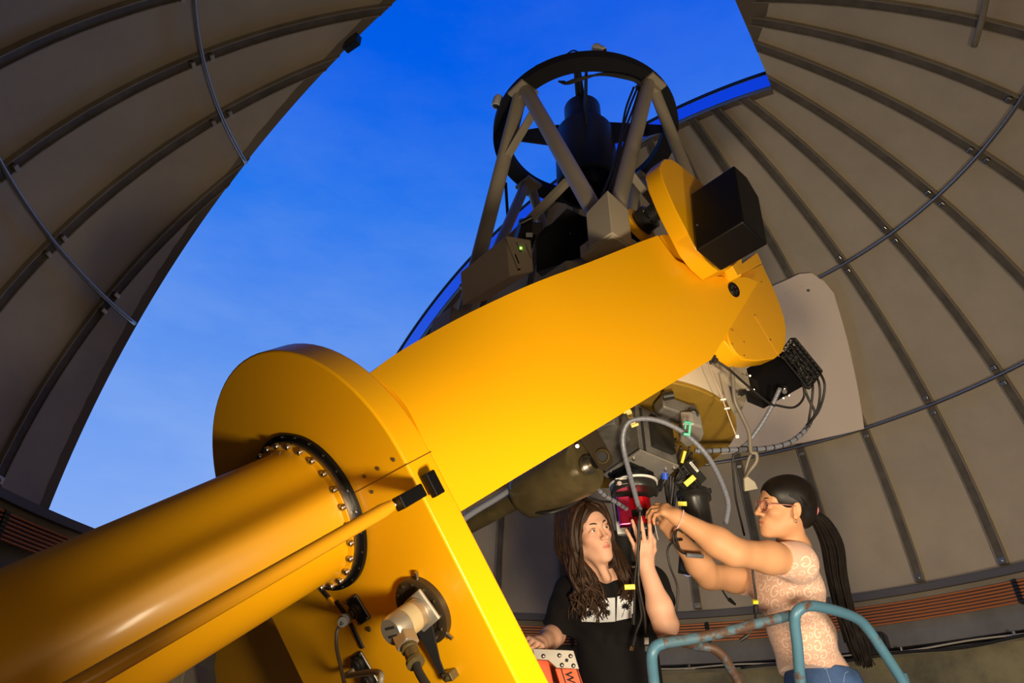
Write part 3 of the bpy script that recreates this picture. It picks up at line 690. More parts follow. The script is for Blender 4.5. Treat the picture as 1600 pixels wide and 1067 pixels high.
# cast grey camera head with black knob and lens
ch = thing('cast_housing', 'small speckled grey cast housing with black knob under the brass plate', 'housing', tuple(onz(1055, 650, 2.12)))
bm = NB(); zp(bm, [(1023, 652), (1037, 636), (1082, 652), (1092, 653), (1085, 664), (1065, 664), (1040, 660)], 2.11, 2.17); obj('case', bm, CAST, ch, bev=.008, smooth='auto')
bm = NB(); q = onz(1044, 634, 2.15); cyl(bm, pt(1036, 620, 2.72), pt(1052, 617, 2.72), .016, 20); obj('knob', bm, BLKP, ch, smooth='auto')
bm = NB(); lathe(bm, [(0, -.01), (.02, -.01), (.022, 0), (.022, .012), (.014, .016), (.012, .008), (0, .008)], lookz(CAM - pt(1083, 647, 2.78), pt(1083, 647, 2.76)), 24); obj('lens_port', bm, BLKP, ch, smooth='auto')
bm = NB(); zp(bm, [(1066, 664), (1084, 664), (1098, 668), (1100, 680), (1096, 690), (1072, 700), (1062, 690)], 2.05, 2.11); obj('adapter', bm, ALU, ch, bev=.008)
# brass-coloured motor cylinder with shaft bar and bracket
mo = thing('counterweight_motor', 'olive metal cylinder on a long bar beneath the yellow arm', 'counterweight', tuple(pt(860, 750, 2.6)))
A = pt(826, 770, 2.70); B = pt(914, 729, 2.50); d = (B - A).normalized(); L_ = (B - A).length
bm = NB(); lathe(bm, [(0, -.012), (.086, -.012), (.096, 0), (.097, .02), (.097, L_ - .02), (.091, L_), (0, L_)], lookz(d, A), 64); cy = obj('cylinder_body', bm, OLV, mo, smooth='auto')
bm = NB(); cyl(bm, pt(690, 842, 3.0), pt(835, 765, 2.68), .037, 24); obj('shaft_bar', bm, OLV, mo, smooth='auto')
bm = NB(); cyl(bm, B - d * .01, B + d * .05, .024, 24); cyl(bm, B + d * .01, B + d * .02, .035, 24); obj('hub', bm, STL, mo, smooth='auto')
for u, v, dd in ((831, 789, 2.60), (888, 759, 2.46), (902, 697, 2.50)):
    q = pt(u, v, dd); bm = NB(); lathe(bm, [(0, .004), (.007, .004), (.009, 0), (.009, -.012), (0, -.012)], lookz(CAM - q, q), 12); obj('screw', bm, STL, cy, smooth='auto')
br = [pt(906, 684, 2.42), pt(931, 668, 2.50), pt(957, 714, 2.50), pt(958, 722, 2.49), pt(950, 732, 2.46), pt(941, 736, 2.43), pt(936, 732, 2.42)]
bm = NB(); prism(bm, br, (AF * .012)); obj('bracket', bm, mat('dark_bronze', (0.12, 0.09, 0.06), .4, metal=.7, var=.3), mo, bev=.002)
q = pt(941, 713, 2.445); bm = NB(); lathe(bm, [(.017, -.004), (.023, -.002), (.025, .006), (.020, .012), (.016, .006)], lookz(CAM - q, q), 28, closed=True); lathe(bm, [(0, .0), (.018, .0), (.018, .003), (0, .003)], lookz(CAM - q, q), 20); obj('bushing', bm, OLV, mo, smooth='auto')
q = pt(941, 713, 2.435); bm = NB(); lathe(bm, [(0, .0), (.0165, .0), (.0165, .002), (0, .002)], lookz(CAM - q, q), 20); obj('bushing_bore', bm, BLKM, mo)
cable('hose', [(712, 820, 2.5), (740, 800, 2.55), (775, 779, 2.62), (803, 760, 2.7), (812, 745, 2.75)], .012, SPIR, 'wrapped grey hose between the yellow arm and the olive bar', None, 'hose')
bm = NB(); zp(bm, [(722, 838), (800, 792), (812, 760), (790, 735), (730, 790)], 2.2, 2.22); 
tag(obj('shelf_bracket', bm, BEI, None, bev=.003), 'beige metal tray seen between the yellow arm and olive bar', 'tray')
# filter wheel with white ring and the red camera
RC = V(onz(990, 765, 1.93))
fw = thing('filter_wheel', 'black round filter wheel with white ring under the aluminium instrument box', 'filter wheel', tuple(RC))
kx = RC.x; ky = RC.y
K = (pt(992, 757, 2.86))
CU = (ZZ * 1.0 + AX * -.05).normalized()
W0 = pt(990, 765, 2.84); FWM = lookz(CU, W0, up=(0, 1, 0))
bm = NB(); lathe(bm, [(0, -.018), (.088, -.018), (.093, -.012), (.093, .016), (0, .016)], FWM, 48); wb = obj('wheel_body', bm, BLKP, fw, smooth='auto')
bm = NB(); lathe(bm, [(.068, .016), (.096, .016), (.098, .024), (.068, .024)], FWM @ Matrix.Translation((0.002, 0, .0)), 48, closed=True); obj('white_ring', bm, WHT, fw, smooth='auto')
bm = NB(); lathe(bm, [(0, .024), (.090, .024), (.092, .034), (.070, .040), (.066, .075), (0, .075)], FWM, 48); obj('adapter_tube', bm, BLK, fw, smooth='auto')
bm = NB(); zp(bm, [(950, 745), (985, 727), (1022, 743), (1020, 750), (985, 757)], 1.955, 1.972); obj('dovetail_plate', bm, BLK, fw, bev=.003)
bm = NB(); fc = (CAM - W0); fc.z = 0; fc.normalize()
fm = frame(CU.cross(fc), CU, CU.cross(fc).cross(CU), W0 + fc * .093)
box(bm, (-.03, .002, -.002), (.075, .026, .008), fm); obj('side_block', bm, BLKP, wb, bev=.002)
bm = NB(); lathe(bm, [(0, 0), (.009, 0), (.009, .0015), (0, .0015)], fm @ Matrix.Translation((-.052, -.006, .002)), 20); obj('round_sticker', bm, mat('sticker', (.55, .45, .42), .5), wb)
bm = NB(); box(bm, (-.05, .014, .002), (.03, .004, .002), fm); box(bm, (-.035, .010, .002), (.03, .003, .002), fm); obj('printed_label', bm, WHT, wb)
rc = thing('red_camera', 'glossy red cylindrical astronomy camera held between the raised hands', 'camera', tuple(pt(998, 800, 2.84)))
W1 = pt(999, 800, 2.84); RM = lookz(CU, W1, up=(0, 1, 0))
bm = NB(); lathe(bm, [(0, -.062), (.045, -.062), (.050, -.058), (.050, -.034), (.046, -.032), (.050, -.028), (.050, .046), (.040, .054), (0, .054)], RM, 48); obj('camera_body', bm, RED, rc, smooth='auto')
bm = NB(); lathe(bm, [(.0495, -.034), (.0515, -.034), (.0515, -.004), (.0495, -.004)], RM, 48, closed=True); lathe(bm, [(.0, -.085), (.046, -.085), (.049, -.08), (.049, -.062), (0, -.062)], RM, 48); obj('black_band', bm, BLKP, rc, smooth='auto')
bm = NB(); lathe(bm, [(.0, .054), (.032, .054), (.034, .075), (0, .075)], RM, 32); obj('nose_piece', bm, BLK, rc, smooth='auto')
bm = NB(); q = pt(972, 800, 2.80)
fc2 = (CAM - q); fc2.z = 0; fc2.normalize(); hx = frame(CU.cross(fc2), CU, CU.cross(fc2).cross(CU), q)
box(bm, (.012, -.0, 0), (.05, .115, .04), hx); obj('red_fin_block', bm, mat('red_side', (0.34, 0.01, 0.05), 0.25, metal=.6), rc, bev=.004)
bm = NB(); box(bm, (-.014, 0, .0), (.006, .115, .042), hx); obj('purple_edge', bm, mat('violet_anodised', (0.16, 0.02, 0.50), 0.25, metal=.6), rc, bev=.002)
bm = NB(); prism(bm, [pt(958, 786, 2.95), pt(985, 790, 2.95), pt(985, 836, 2.95), pt(966, 842, 2.95)], AF * .06)
tag(obj('white_bracket', bm, WHT, None, bev=.003), 'white slanted plate behind the red camera', 'bracket')
bm = NB(); cyl(bm, pt(980, 838, 2.97), pt(983, 878, 2.97), .055, 24); cyl(bm, pt(980, 832, 2.97), pt(980, 842, 2.97), .06, 24)
tag(obj('guide_scope', bm, BLKP, None, smooth='auto'), 'black cylinder hanging behind the man\'s raised fingers', 'guide scope')
bm = NB(); cyl(bm, pt(1018, 797, 2.82), pt(1028, 843, 2.80), .0022, 8); tag(obj('hex_key', bm, STL, None), 'thin steel hex key held by the woman beside the red camera', 'tool')
# second, black camera with its cables
bc = thing('cable_hub', 'black cylindrical camera bristling with cables beside the woman\'s wrist', 'camera', tuple(pt(1080, 820, 3.0)))
A = pt(1082, 768, 3.0); HM = lookz(CU * -1, A, up=(0, 1, 0))
bm = NB(); lathe(bm, [(0, 0), (.066, 0), (.068, .01), (.068, .028), (.062, .03), (.062, .045), (.058, .05), (.055, .16), (.050, .20), (0, .20)], HM, 40); obj('camera_body', bm, BLKP, bc, smooth='auto')
bm = NB()
for (u, v) in ((1064, 766), (1072, 762), (1078, 760), (1086, 764), (1093, 766)):
    q = pt(u, v, 2.95); cyl(bm, q, q + ZZ * .03 + AX * .004, .008, 10)
obj('connector', bm, RUB, bc, smooth='auto')
bm = NB(); box(bm, (0, 0, 0), (.03, .03, .045), lookz(ZZ, pt(1104, 774, 3.0))); box(bm, (.012, 0, .02), (.02, .02, .02), lookz(ZZ, pt(1104, 774, 3.0))); obj('terminal_block', bm, BLKM, bc, bev=.002)
bm = NB(); zq = pt(1101, 788, 3.02); box(bm, (0, 0, 0), (.02, .01, .05), lookz(ZZ, zq)); obj('printed_label', bm, mat('cream_label', (.7, .62, .45), .5), bc)
bm = NB(); box(bm, (0, 0, 0), (.05, .05, .16), lookz(ZZ + AX * .2, pt(1072, 866, 3.05))); obj('mount_block', bm, BLKM, bc, bev=.003)
# black plug box with yellow tape
pb = thing('power_adapter', 'flat black adapter box with white sticker and yellow tape on its leads', 'adapter', tuple(pt(1084, 738, 2.85)))
a_ = pt(1066, 727, 2.84); b_ = pt(1079, 717, 2.86); c_ = pt(1105, 748, 2.86); d_ = pt(1092, 760, 2.84)
bm = NB(); prism(bm, [a_, b_, c_, d_], AF * .035); obj('case', bm, BLKP, pb, bev=.003)
n_ = (b_ - a_).cross(c_ - b_).normalized(); n_ = n_ if n_.dot(CAM - a_) > 0 else -n_
bm = NB(); e_ = (c_ - b_).normalized(); f_ = (a_ - b_).normalized(); s0_ = b_ + f_ * .006 + e_ * .008 + n_ * .001
prism(bm, [s0_, s0_ + f_ * .012, s0_ + f_ * .012 + e_ * .05, s0_ + e_ * .05], n_ * .0008); st = obj('white_sticker', bm, WHT, pb)
bm = NB()
for k in range(9): 
    q = s0_ + f_ * .006 + e_ * (.008 + .004 * k) + n_ * .0012; box(bm, (0, 0, 0), (.0018 if k % 3 else .0028, .005, .0004), frame(e_, f_, e_.cross(f_), q))
obj('printed_text', bm, BLKM, st)
for (u, v, w_, h_, rot, dd) in ((1068, 714, .012, .05, -.4, 2.84), (1078, 751, .05, .022, .6, 2.82), (1066, 787, .035, .018, -.1, 2.8)):
    bm = NB(); M = lookz(CAM - pt(u, v, dd), pt(u, v, dd)) @ Matrix.Rotation(rot, 4, 'Z'); box(bm, (0, 0, 0), (w_, h_, .006), M); tag(obj('yellow_tape', bm, YTAPE, None, bev=.002), {1068: 'narrow yellow tape flag above the black adapter box', 1078: 'yellow tape flag below the black adapter box', 1066: 'yellow tape flag beside the woman\'s bracelet'}[u], 'tape')
bm = NB(); cyl(bm, pt(1038, 738, 2.9), pt(1039, 748, 2.9), .014, 12); tag(obj('blue_plug', bm, mat('blue_plastic', (.02, .08, .6), .4), None), 'small blue cable plug below the instrument box corner', 'plug')
bm = NB(); lathe(bm, [(.018, -.004), (.024, -.004), (.024, .004), (.018, .004)], lookz(CAM - pt(1075, 892, 3.1), pt(1075, 892, 3.1)), 24, closed=True); tag(obj('blue_loop', bm, MATS['blue_plastic'], None), 'blue cable loop under the woman\'s far elbow', 'cable')
# clamps: yellow and green
bm = NB(); M = lookz(CAM - pt(986, 653, 2.7), pt(986, 653, 2.7)) @ Matrix.Rotation(.25, 4, 'Z'); box(bm, (0, 0, 0), (.022, .062, .014), M); box(bm, (-.006, .028, .006), (.03, .012, .012), M); box(bm, (.004, -.03, .006), (.03, .012, .012), M); tag(obj('spring_clip', bm, mat('cream_yellow', (.72, .58, .12), .4), None, bev=.003), 'pale yellow clip holding the wrapped cable loop', 'clip')
bm = NB(); M = lookz(CAM - pt(1074, 670, 2.6), pt(1074, 670, 2.6)) @ Matrix.Rotation(-.25, 4, 'Z'); 
box(bm, (.008, .0, 0), (.010, .05, .012), M); box(bm, (-.008, .012, 0), (.008, .03, .012), M); box(bm, (0, -.02, 0), (.026, .012, .014), M); box(bm, (0, .024, 0), (.03, .008, .012), M)
tag(obj('spring_clip', bm, mat('green_plastic', (.03, .42, .26), .35), None, bev=.003), 'green clip on the wrapped cable loop', 'clip')
# black power box and wire basket on the far side of the cell
pw = thing('power_box', 'black power box mounted behind the yellow end cover', 'power box', tuple(pt(1205, 600, 3.15)))
v0 = pt(1167, 628, 3.05); v1 = pt(1193, 639, 3.02); v2 = pt(1255, 604, 3.12); up_ = pt(1157, 580, 3.12) - v0
v3 = v0 + (v2 - v1)
bm = NB(); hexa(bm, [v0, v1, v2, v3, v0 + up_, v1 + up_ * .9, v2 + up_ * 1.05, v3 + up_]); cs = obj('case', bm, BLK, pw, bev=.003)
for u, v in ((1172, 587), (1178, 609), (1226, 608), (1233, 618), (1224, 622)):
    q = pt(u, v, 3.0); bm = NB(); cyl(bm, q, q + AF * .05, .004, 8); obj('screw', bm, STL, cs)
bm = NB(); cyl(bm, pt(1226, 606, 3.04), pt(1226, 612, 3.0), .010, 12); obj('socket', bm, STL, cs)
bm = NB(); cyl(bm, pt(1165, 612, 3.04), pt(1158, 616, 3.02), .010, 10); tube(bm, spline([pt(1165, 609, 3.04), pt(1156, 612, 3.02), pt(1153, 618, 3.02)], 4), .004, 6); obj('plug', bm, RUB, pw)
wbk = thing('wire_basket', 'black wire basket stuffed with cables beside the black power box', 'basket', tuple(pt(1250, 570, 3.15)))
b0 = pt(1218, 550, 3.16); bx_ = pt(1243, 534, 3.10) - b0; by_ = pt(1262, 612, 3.10) - pt(1230, 553, 3.16); bz_ = pt(1291, 600, 3.12) - pt(1264, 608, 3.06)
bk = lambda x, y, z: pt(1222, 556, 3.14) + (pt(1240, 532, 3.16) - pt(1222, 556, 3.14)) * x + (pt(1264, 608, 3.10) - pt(1222, 556, 3.14)) * y + AF * (.13 * z) + AX * .03 * z
WB = mat('black_wire', (.006, .006, .006), .4)
grid = NB()
for i in range(9):
    for z in (0, 1): tube(grid, [bk(0, i / 8, z), bk(1.15, i / 8, z)], .0028, 5)
    tube(grid, [bk(0, i / 8, 0), bk(0, i / 8, 1)], .0028, 5); tube(grid, [bk(1.15, i / 8, 0), bk(1.15, i / 8, 1)], .0028, 5)
for i in range(6):
    for z in (0, 1): tube(grid, [bk(i * .23, 0, z), bk(i * .23, 1, z)], .0028, 5)
    tube(grid, [bk(i * .23, 1, 0), bk(i * .23, 1, 1)], .0028, 5); tube(grid, [bk(i * .23, 0, 0), bk(i * .23, 0, 1)], .0028, 5)
for z in (0, .33, .66, 1):
    for x in (0, 1.15): tube(grid, [bk(x, 0, z), bk(x, 1, z)], .0035, 5)
    tube(grid, [bk(0, 1, z), bk(1.15, 1, z)], .0035, 5)
obj('wire_grid', grid, WB, wbk)
tg = NB(); rr_ = random.Random(5)
for k in range(16):
    P = [bk(rr_.uniform(.1, 1.05), rr_.uniform(.05, .95), rr_.uniform(.15, .85)) for _ in range(6)]
    tube(tg, spline(P, 7), .0075, 6)
tag(obj('cable_tangle', tg, RUB, wbk, smooth=True), kind='stuff')
bm = NB(); P = [bk(.3, .3, .3), bk(.9, .3, .3), bk(.9, .85, .3), bk(.3, .85, .3)]; prism(bm, P, AF * .06); obj('power_brick', bm, BLKP, wbk, bev=.004)
# ------------------------------------------------------------------ loose cables
def striped(name, pts, r, label, step=3):
    C_ = spline([pt(*p) for p in pts], 10); bm = NB(); tube(bm, C_, r, 10); o = obj(name, bm, SPIR, None, smooth=True); tag(o, label, 'cable')
    b2 = NB(); L = 0
    for i in range(2, len(C_) - 3, step): tube(b2, [C_[i], C_[i] * .4 + C_[i + 1] * .6], r * 1.06, 10)
    tag(obj('black_stripe', b2, RUB, o, smooth=True), kind='stuff'); return o
D_ = 2.62
def wrap(name, pts, r, label, pitch=.018):
    C_ = spline([pt(*p) for p in pts], 10); bm = NB(); tube(bm, C_, r, 10); o = obj(name, bm, SPIR, None, smooth=True); tag(o, label, 'cable')
    # spiral seam
    tot = [0]
    for a_, b_ in zip(C_, C_[1:]): tot.append(tot[-1] + (b_ - a_).length)
    n = int(tot[-1] / pitch * 7); P = []
    for k in range(n + 1):
        s = tot[-1] * k / n; j = 0
        while j < len(tot) - 2 and tot[j + 1] < s: j += 1
        f = (s - tot[j]) / max(1e-9, tot[j + 1] - tot[j]); c = C_[j].lerp(C_[j + 1], f); t = (C_[j + 1] - C_[j]).normalized()
        x = t.cross(AF).normalized(); y = t.cross(x); ph = 2 * PI * s / pitch
        P.append(c + (x * math.cos(ph) + y * math.sin(ph)) * r)
    b2 = NB(); tube(b2, P, .0011, 4); obj('spiral_seam', b2, mat('seam_grey', (.12, .12, .14), .5), o); return o
wrap('wrapped_cable', [(1000, 796, 2.70), (995, 782, 2.68), (985, 745, 2.64), (976, 710, D_), (973, 686, D_), (977, 667, D_), (987, 657, D_), (1010, 654, D_), (1035, 659, D_), (1062, 672, D_), (1085, 690, D_), (1105, 712, D_), (1120, 737, 2.64), (1133, 768, 2.68), (1138, 790, 2.7), (1134, 818, 2.72)], .0095, 'grey spiral-wrapped cable looping over the mini computer down to the red camera')
striped('wrapped_cable', [(1086, 704, 2.9), (1100, 705, 2.9), (1130, 703, 2.92), (1165, 702, 2.95), (1200, 700, 3.0), (1232, 692, 3.04), (1254, 676, 3.08), (1266, 660, 3.1)], .0105, 'black and grey striped cable sweeping right to the wire basket', 4)
wrap('wrapped_cable', [(1153, 704, 2.97), (1168, 692, 3.0), (1186, 668, 3.0), (1203, 640, 3.0), (1219, 606, 3.0)], .009, 'straight grey spiral-wrapped cable rising to the power box')
striped('wrapped_cable', [(932, 762, 2.7), (945, 774, 2.72), (965, 786, 2.76), (980, 796, 2.79)], .009, 'short blue-grey striped cable behind the man\'s head leading to the red camera', 4)
for k, P in enumerate(([(1248, 590, 3.16), (1256, 606, 3.1), (1264, 625, 3.1), (1273, 645, 3.1), (1264, 665, 3.08)], [(1268, 588, 3.16), (1270, 606, 3.1), (1268, 630, 3.1), (1265, 650, 3.1), (1262, 668, 3.08)], [(1274, 585, 3.16), (1280, 600, 3.12), (1281, 620, 3.12), (1277, 640, 3.11), (1268, 656, 3.1), (1258, 672, 3.08)], [(1280, 580, 3.16), (1288, 598, 3.12), (1287, 618, 3.12), (1280, 640, 3.11), (1270, 655, 3.1)])):
    cable('basket_cable', P, .0055, RUB, None, wbk)
cable('basket_cable', [(1256, 606, 3.1), (1256, 620, 3.1), (1248, 632, 3.08), (1235, 637, 3.05), (1208, 632, 3.02)], .005, RUB, None, wbk)
cable('grey_cable', [(1142, 566, 2.88), (1145, 590, 2.86), (1148, 625, 2.84), (1158, 648, 2.84), (1170, 675, 2.85), (1173, 705, 2.86), (1181, 708, 2.86), (1182, 720, 2.86), (1172, 735, 2.86), (1164, 748, 2.86)], .0085, GCAB, 'thick grey-brown cable hanging past the brass plate to a taped plug')
cable('grey_cable', [(1164, 748, 2.88), (1166, 730, 2.88), (1172, 712, 2.88), (1180, 706, 2.9), (1183, 716, 2.9), (1176, 730, 2.9)], .006, GCAB, 'thin loop of grey cable knotted above the taped plug')
bm = NB(); prism(bm, [pt(1163, 748, 2.84), pt(1168, 744, 2.84), (pt(1180, 753, 2.84)), pt(1185, 764, 2.84), pt(1164, 768, 2.84)], AF * .02); tag(obj('taped_plug', bm, mat('clear_tape', (.62, .56, .44), .25, coat=.5, bump=1, bscale=70), None, bev=.003, smooth='auto'), 'plug wrapped in crinkled clear tape hanging by the woman\'s glasses', 'plug')
bm = NB(); box(bm, (0, 0, 0), (.05, .05, .035), lookz(AX * .6 + AU * -.6 - AF * .4, pt(1113, 556, 2.85))); box(bm, (0, 0, .02), (.03, .03, .02), lookz(AX * .6 + AU * -.6 - AF * .4, pt(1113, 556, 2.85))); tag(obj('cable_box', bm, BLKP, None, bev=.004), 'small black junction box tucked under the arm beside the end cover', 'box')
cable('thin_cable', [(1117, 562, 2.84), (1140, 578, 2.84), (1165, 600, 2.9), (1195, 625, 2.95), (1210, 634, 3.0)], .005, RUB, 'thin black cable crossing from the junction box to the power box')
cable('thin_wire', [(1104, 558, 2.84), (1113, 585, 2.8), (1124, 610, 2.78), (1133, 635, 2.78), (1142, 660, 2.78), (1150, 680, 2.78), (1152, 684, 2.78)], .0028, mat('pinkish_wire', (.5, .38, .3), .4), 'thin pale wire stuck across the brass plate with white tabs')
for i, (u, v) in enumerate(((1130, 624), (1136, 638), (1152, 682))):
    bm = NB(); box(bm, (0, 0, 0), (.022, .008, .006) if i < 2 else (.014, .014, .008), lookz(CAM - pt(u, v, 2.76), pt(u, v, 2.77))); tag(obj('white_tab', bm, WHT, None, bev=.002), ['upper white adhesive tab on the brass plate', 'lower white adhesive tab on the brass plate', 'white wire end tag at the edge of the brass plate'][i], 'tab')
cable('thin_cable', [(1152, 707, 2.93), (1145, 715, 2.93), (1146, 745, 2.93), (1150, 780, 2.93), (1158, 815, 2.95), (1163, 836, 2.98)], .0045, RUB, 'thin black cable hanging down in front of the dome wall beside the knotted loop')
cable('thin_cable', [(940, 750, 2.72), (925, 764, 2.70), (895, 787, 2.6), (860, 801, 2.55), (835, 800, 2.62)], .006, RUB, 'black cable sagging under the olive cylinder')
cable('thin_cable', [(918, 776, 2.72), (930, 781, 2.75), (950, 784, 2.8), (975, 783, 2.84)], .005, RUB, 'black cable running from the olive cylinder behind the man\'s head to the filter wheel')
rr_ = random.Random(11); bm = NB()
for k in range(13):
    u0 = 1058 + rr_.uniform(-6, 30); v0_ = 700 + rr_.uniform(-18, 34)
    P = [pt(u0, v0_, 2.9 + rr_.uniform(-.05, .08)), pt(u0 + rr_.uniform(-14, 10), v0_ + 22, 2.9), pt(1070 + rr_.uniform(-14, 18), 745 + rr_.uniform(-6, 8), 2.9), pt(1064 + k * 2.4, 764, 2.94)]
    tube(bm, spline(P, 7), rr_.choice((.004, .005, .0065)), 6)
for P in ([(1031, 766, 2.92), (1036, 755, 2.9), (1043, 745, 2.9), (1050, 735, 2.9)], [(1040, 748, 2.9), (1042, 770, 2.92), (1046, 792, 2.94)], [(1048, 742, 2.92), (1047, 765, 2.92), (1044, 790, 2.95)], [(1060, 735, 2.92), (1056, 760, 2.94), (1052, 790, 2.95)], [(1038, 745, 2.9), (1030, 760, 2.92), (1024, 775, 2.93)]):
    tube(bm, spline([pt(*p) for p in P], 7), .008, 6)
tag(obj('cable_bundle', bm, RUB, None, smooth=True), 'tangle of black leads between the mini computer and the black camera', 'cables', kind='stuff')
# cables dangling in front of the man
for k, P in enumerate(([(1000, 796, 2.62), (999, 830, 2.60), (996, 870, 2.58), (992, 905, 2.58), (991, 950, 2.58), (990, 972, 2.58)], [(997, 810, 2.60), (998, 850, 2.59), (998, 900, 2.57), (1000, 940, 2.57), (1002, 965, 2.57), (995, 985, 2.57), (990, 1002, 2.57)], [(1001, 830, 2.6), (997, 880, 2.58), (999, 920, 2.56), (1007, 960, 2.56), (1009, 995, 2.56)])):
    c = cable('usb_cable', P, .0042, RUB, ['leftmost black cable dangling before the man, ending at his shirt print', 'black cable dangling before the man ending in a tilted gold usb plug', 'black cable dangling before the man ending in a bright steel usb plug'][k], None, 'cable')
    if k == 1:
        bm = NB(); cyl(bm, pt(993, 993, 2.57), pt(989, 1008, 2.57), .007, 10); obj('plug_body', bm, RUB, c, smooth='auto'); bm = NB(); box(bm, (0, 0, 0), (.012, .006, .016), lookz(AU + AX * .3, pt(987.5, 1013, 2.57))); obj('plug_tip', bm, mat('gold_contact', (.7, .5, .2), .3, metal=1), c)
    if k == 2:
        bm = NB(); box(bm, (0, 0, 0), (.016, .008, .024), lookz(AU, pt(1010, 1001, 2.56))); obj('plug_body', bm, mat('clear_grey', (.35, .33, .3), .3), c, bev=.001); bm = NB(); box(bm, (0, 0, 0), (.013, .006, .020), lookz(AU, pt(1010.5, 1013, 2.56))); obj('plug_tip', bm, STL, c)
    if k == 0:
        bm = NB(); cyl(bm, pt(990, 960, 2.58), pt(990, 975, 2.58), .007, 10); obj('plug_body', bm, RUB, c, smooth='auto')
bm = NB(); box(bm, (0, 0, 0), (.038, .018, .006), lookz(CAM - pt(984, 917, 2.56), pt(984, 917, 2.56))); tag(obj('yellow_tape', bm, YTAPE, None, bev=.002), 'bright yellow tape flag on the cable in front of the man\'s chest', 'tape')
cable('thin_cable', [(1066, 843, 2.72), (1052, 846, 2.70), (1043, 860, 2.68), (1047, 885, 2.66), (1058, 915, 2.62), (1058, 945, 2.6), (1052, 975, 2.6), (1049, 985, 2.6)], .0042, RUB, 'thin black cable hanging from the woman\'s forearm past the man\'s elbow')
bm = NB(); cyl(bm, pt(1054, 970, 2.6), pt(1050, 983, 2.6), .009, 10, r2=.006); tag(obj('barrel_plug', bm, RUB, None, smooth='auto'), 'black plug at the man\'s elbow', 'plug')
bm = NB(); box(bm, (0, 0, 0), (.014, .014, .010), lookz(AU, pt(1048.5, 987, 2.6))); tag(obj('yellow_tape', bm, YTAPE, None), 'tiny yellow tape at the man\'s elbow', 'tape')
cable('thin_cable', [(1180, 870, 2.62), (1176, 885, 2.6), (1178, 910, 2.58), (1181, 930, 2.56), (1181, 950, 2.56), (1180, 968, 2.56)], .0042, RUB, 'black cable hanging in front of the woman\'s blouse')
bm = NB(); box(bm, (0, 0, 0), (.018, .014, .012), lookz(AU, pt(1180, 940, 2.55))); tag(obj('yellow_tape', bm, YTAPE, None), 'yellow tape on the cable in front of the woman\'s blouse', 'tape')
bm = NB(); cyl(bm, pt(1181, 946, 2.56), pt(1181, 957, 2.56), .009, 12); tag(obj('ferrite_bead', bm, RUB, None, smooth='auto'), 'black ferrite bead below the yellow tape by the blouse', 'plug')
cable('thin_cable', [(1126, 912, 3.0), (1129, 922, 3.0), (1137, 935, 3.0), (1146, 943, 3.0)], .004, RUB, 'short black cable end below the woman\'s far elbow')
bm = NB(); cyl(bm, pt(1139, 936, 3.0), pt(1146, 942, 3.0), .009, 10, r2=.007); cyl(bm, pt(1146, 942, 3.0), pt(1149, 944.5, 3.0), .0055, 10); tag(obj('barrel_plug', bm, RUB, None, smooth='auto'), 'black plug pointing down right below the woman\'s far elbow', 'plug')
bm = NB(); cyl(bm, pt(1168, 993, 2.6), pt(1156, 1001, 2.6), .008, 10, r2=.006); cyl(bm, pt(1176, 982, 2.6), pt(1168, 993, 2.6), .003, 6); tag(obj('barrel_plug', bm, RUB, None, smooth='auto'), 'black plug just below the rusty handrail', 'plug')
for k in range(2):
    cable('loop_cable', [(1068, 832, 2.66), (1058, 828, 2.66), (1052 + 4 * k, 838, 2.65), (1055 + 5 * k, 852, 2.65), (1064, 862, 2.66), (1074, 866, 2.68)], .004, RUB, ['outer black cable loop against the woman\'s forearms', 'inner black cable loop against the woman\'s forearms'][k])
wrap('wrapped_cable', [(1073, 867, 2.66), (1085, 868, 2.67), (1098, 869, 2.68)], .008, 'short wrapped cable end between the woman\'s forearms')
# ------------------------------------------------------------------ details on the fork base face
BFN = PA
def bpz(x, y, z=0): return mp_(x, y, -z)
def onb(u, v, z=0): return on(u, v, F0 - PA * z, PA)
ef = thing('encoder_flange', 'dark bronze disc with studs on the yellow base', 'flange', tuple(onb(665, 950)))
c = onb(664, 950); M = lookz(-PA, c)
BRZ = mat('bronze_disc', (0.085, 0.062, 0.035), .38, metal=.6, var=.3, vscale=12)
rad = .5 * (onb(640, 905) - onb(690, 1003)).length
bm = NB(); lathe(bm, [(0, 0), (rad, 0), (rad, .016), (rad * .93, .02), (rad * .72, .02), (rad * .70, .017), (rad * .42, .017), (rad * .40, .03), (rad * .34, .03), (rad * .33, .018), (0, .018)], M, 64); fl = obj('disc', bm, BRZ, ef, smooth='auto')
for i in range(12):
    t = 2 * PI * i / 12 + .2; q = M @ V((rad * .85 * math.cos(t), rad * .85 * math.sin(t), .02)); bm = NB(); cyl(bm, q, q - PA * .004, .004, 8); obj('screw', bm, STL, fl)
for i in range(3):
    t = 2 * PI * i / 3 + 1.1; q = M @ V((rad * 1.03 * math.cos(t), rad * 1.03 * math.sin(t), .010)); r_ = (q - M @ V((0, 0, .010))).normalized(); bm = NB(); cyl(bm, q - r_ * .01, q + r_ * .016, .0055, 10); obj('stud', bm, STL, fl, smooth='auto')
en = thing('rotary_encoder', 'silver rotary encoder with label and cable on the bronze disc', 'encoder', tuple(pt(640, 965, 1.6)))
ea = onb(661, 952, .035); eb = ea + (pt(618, 983, 1.62) - ea); dE = -PA
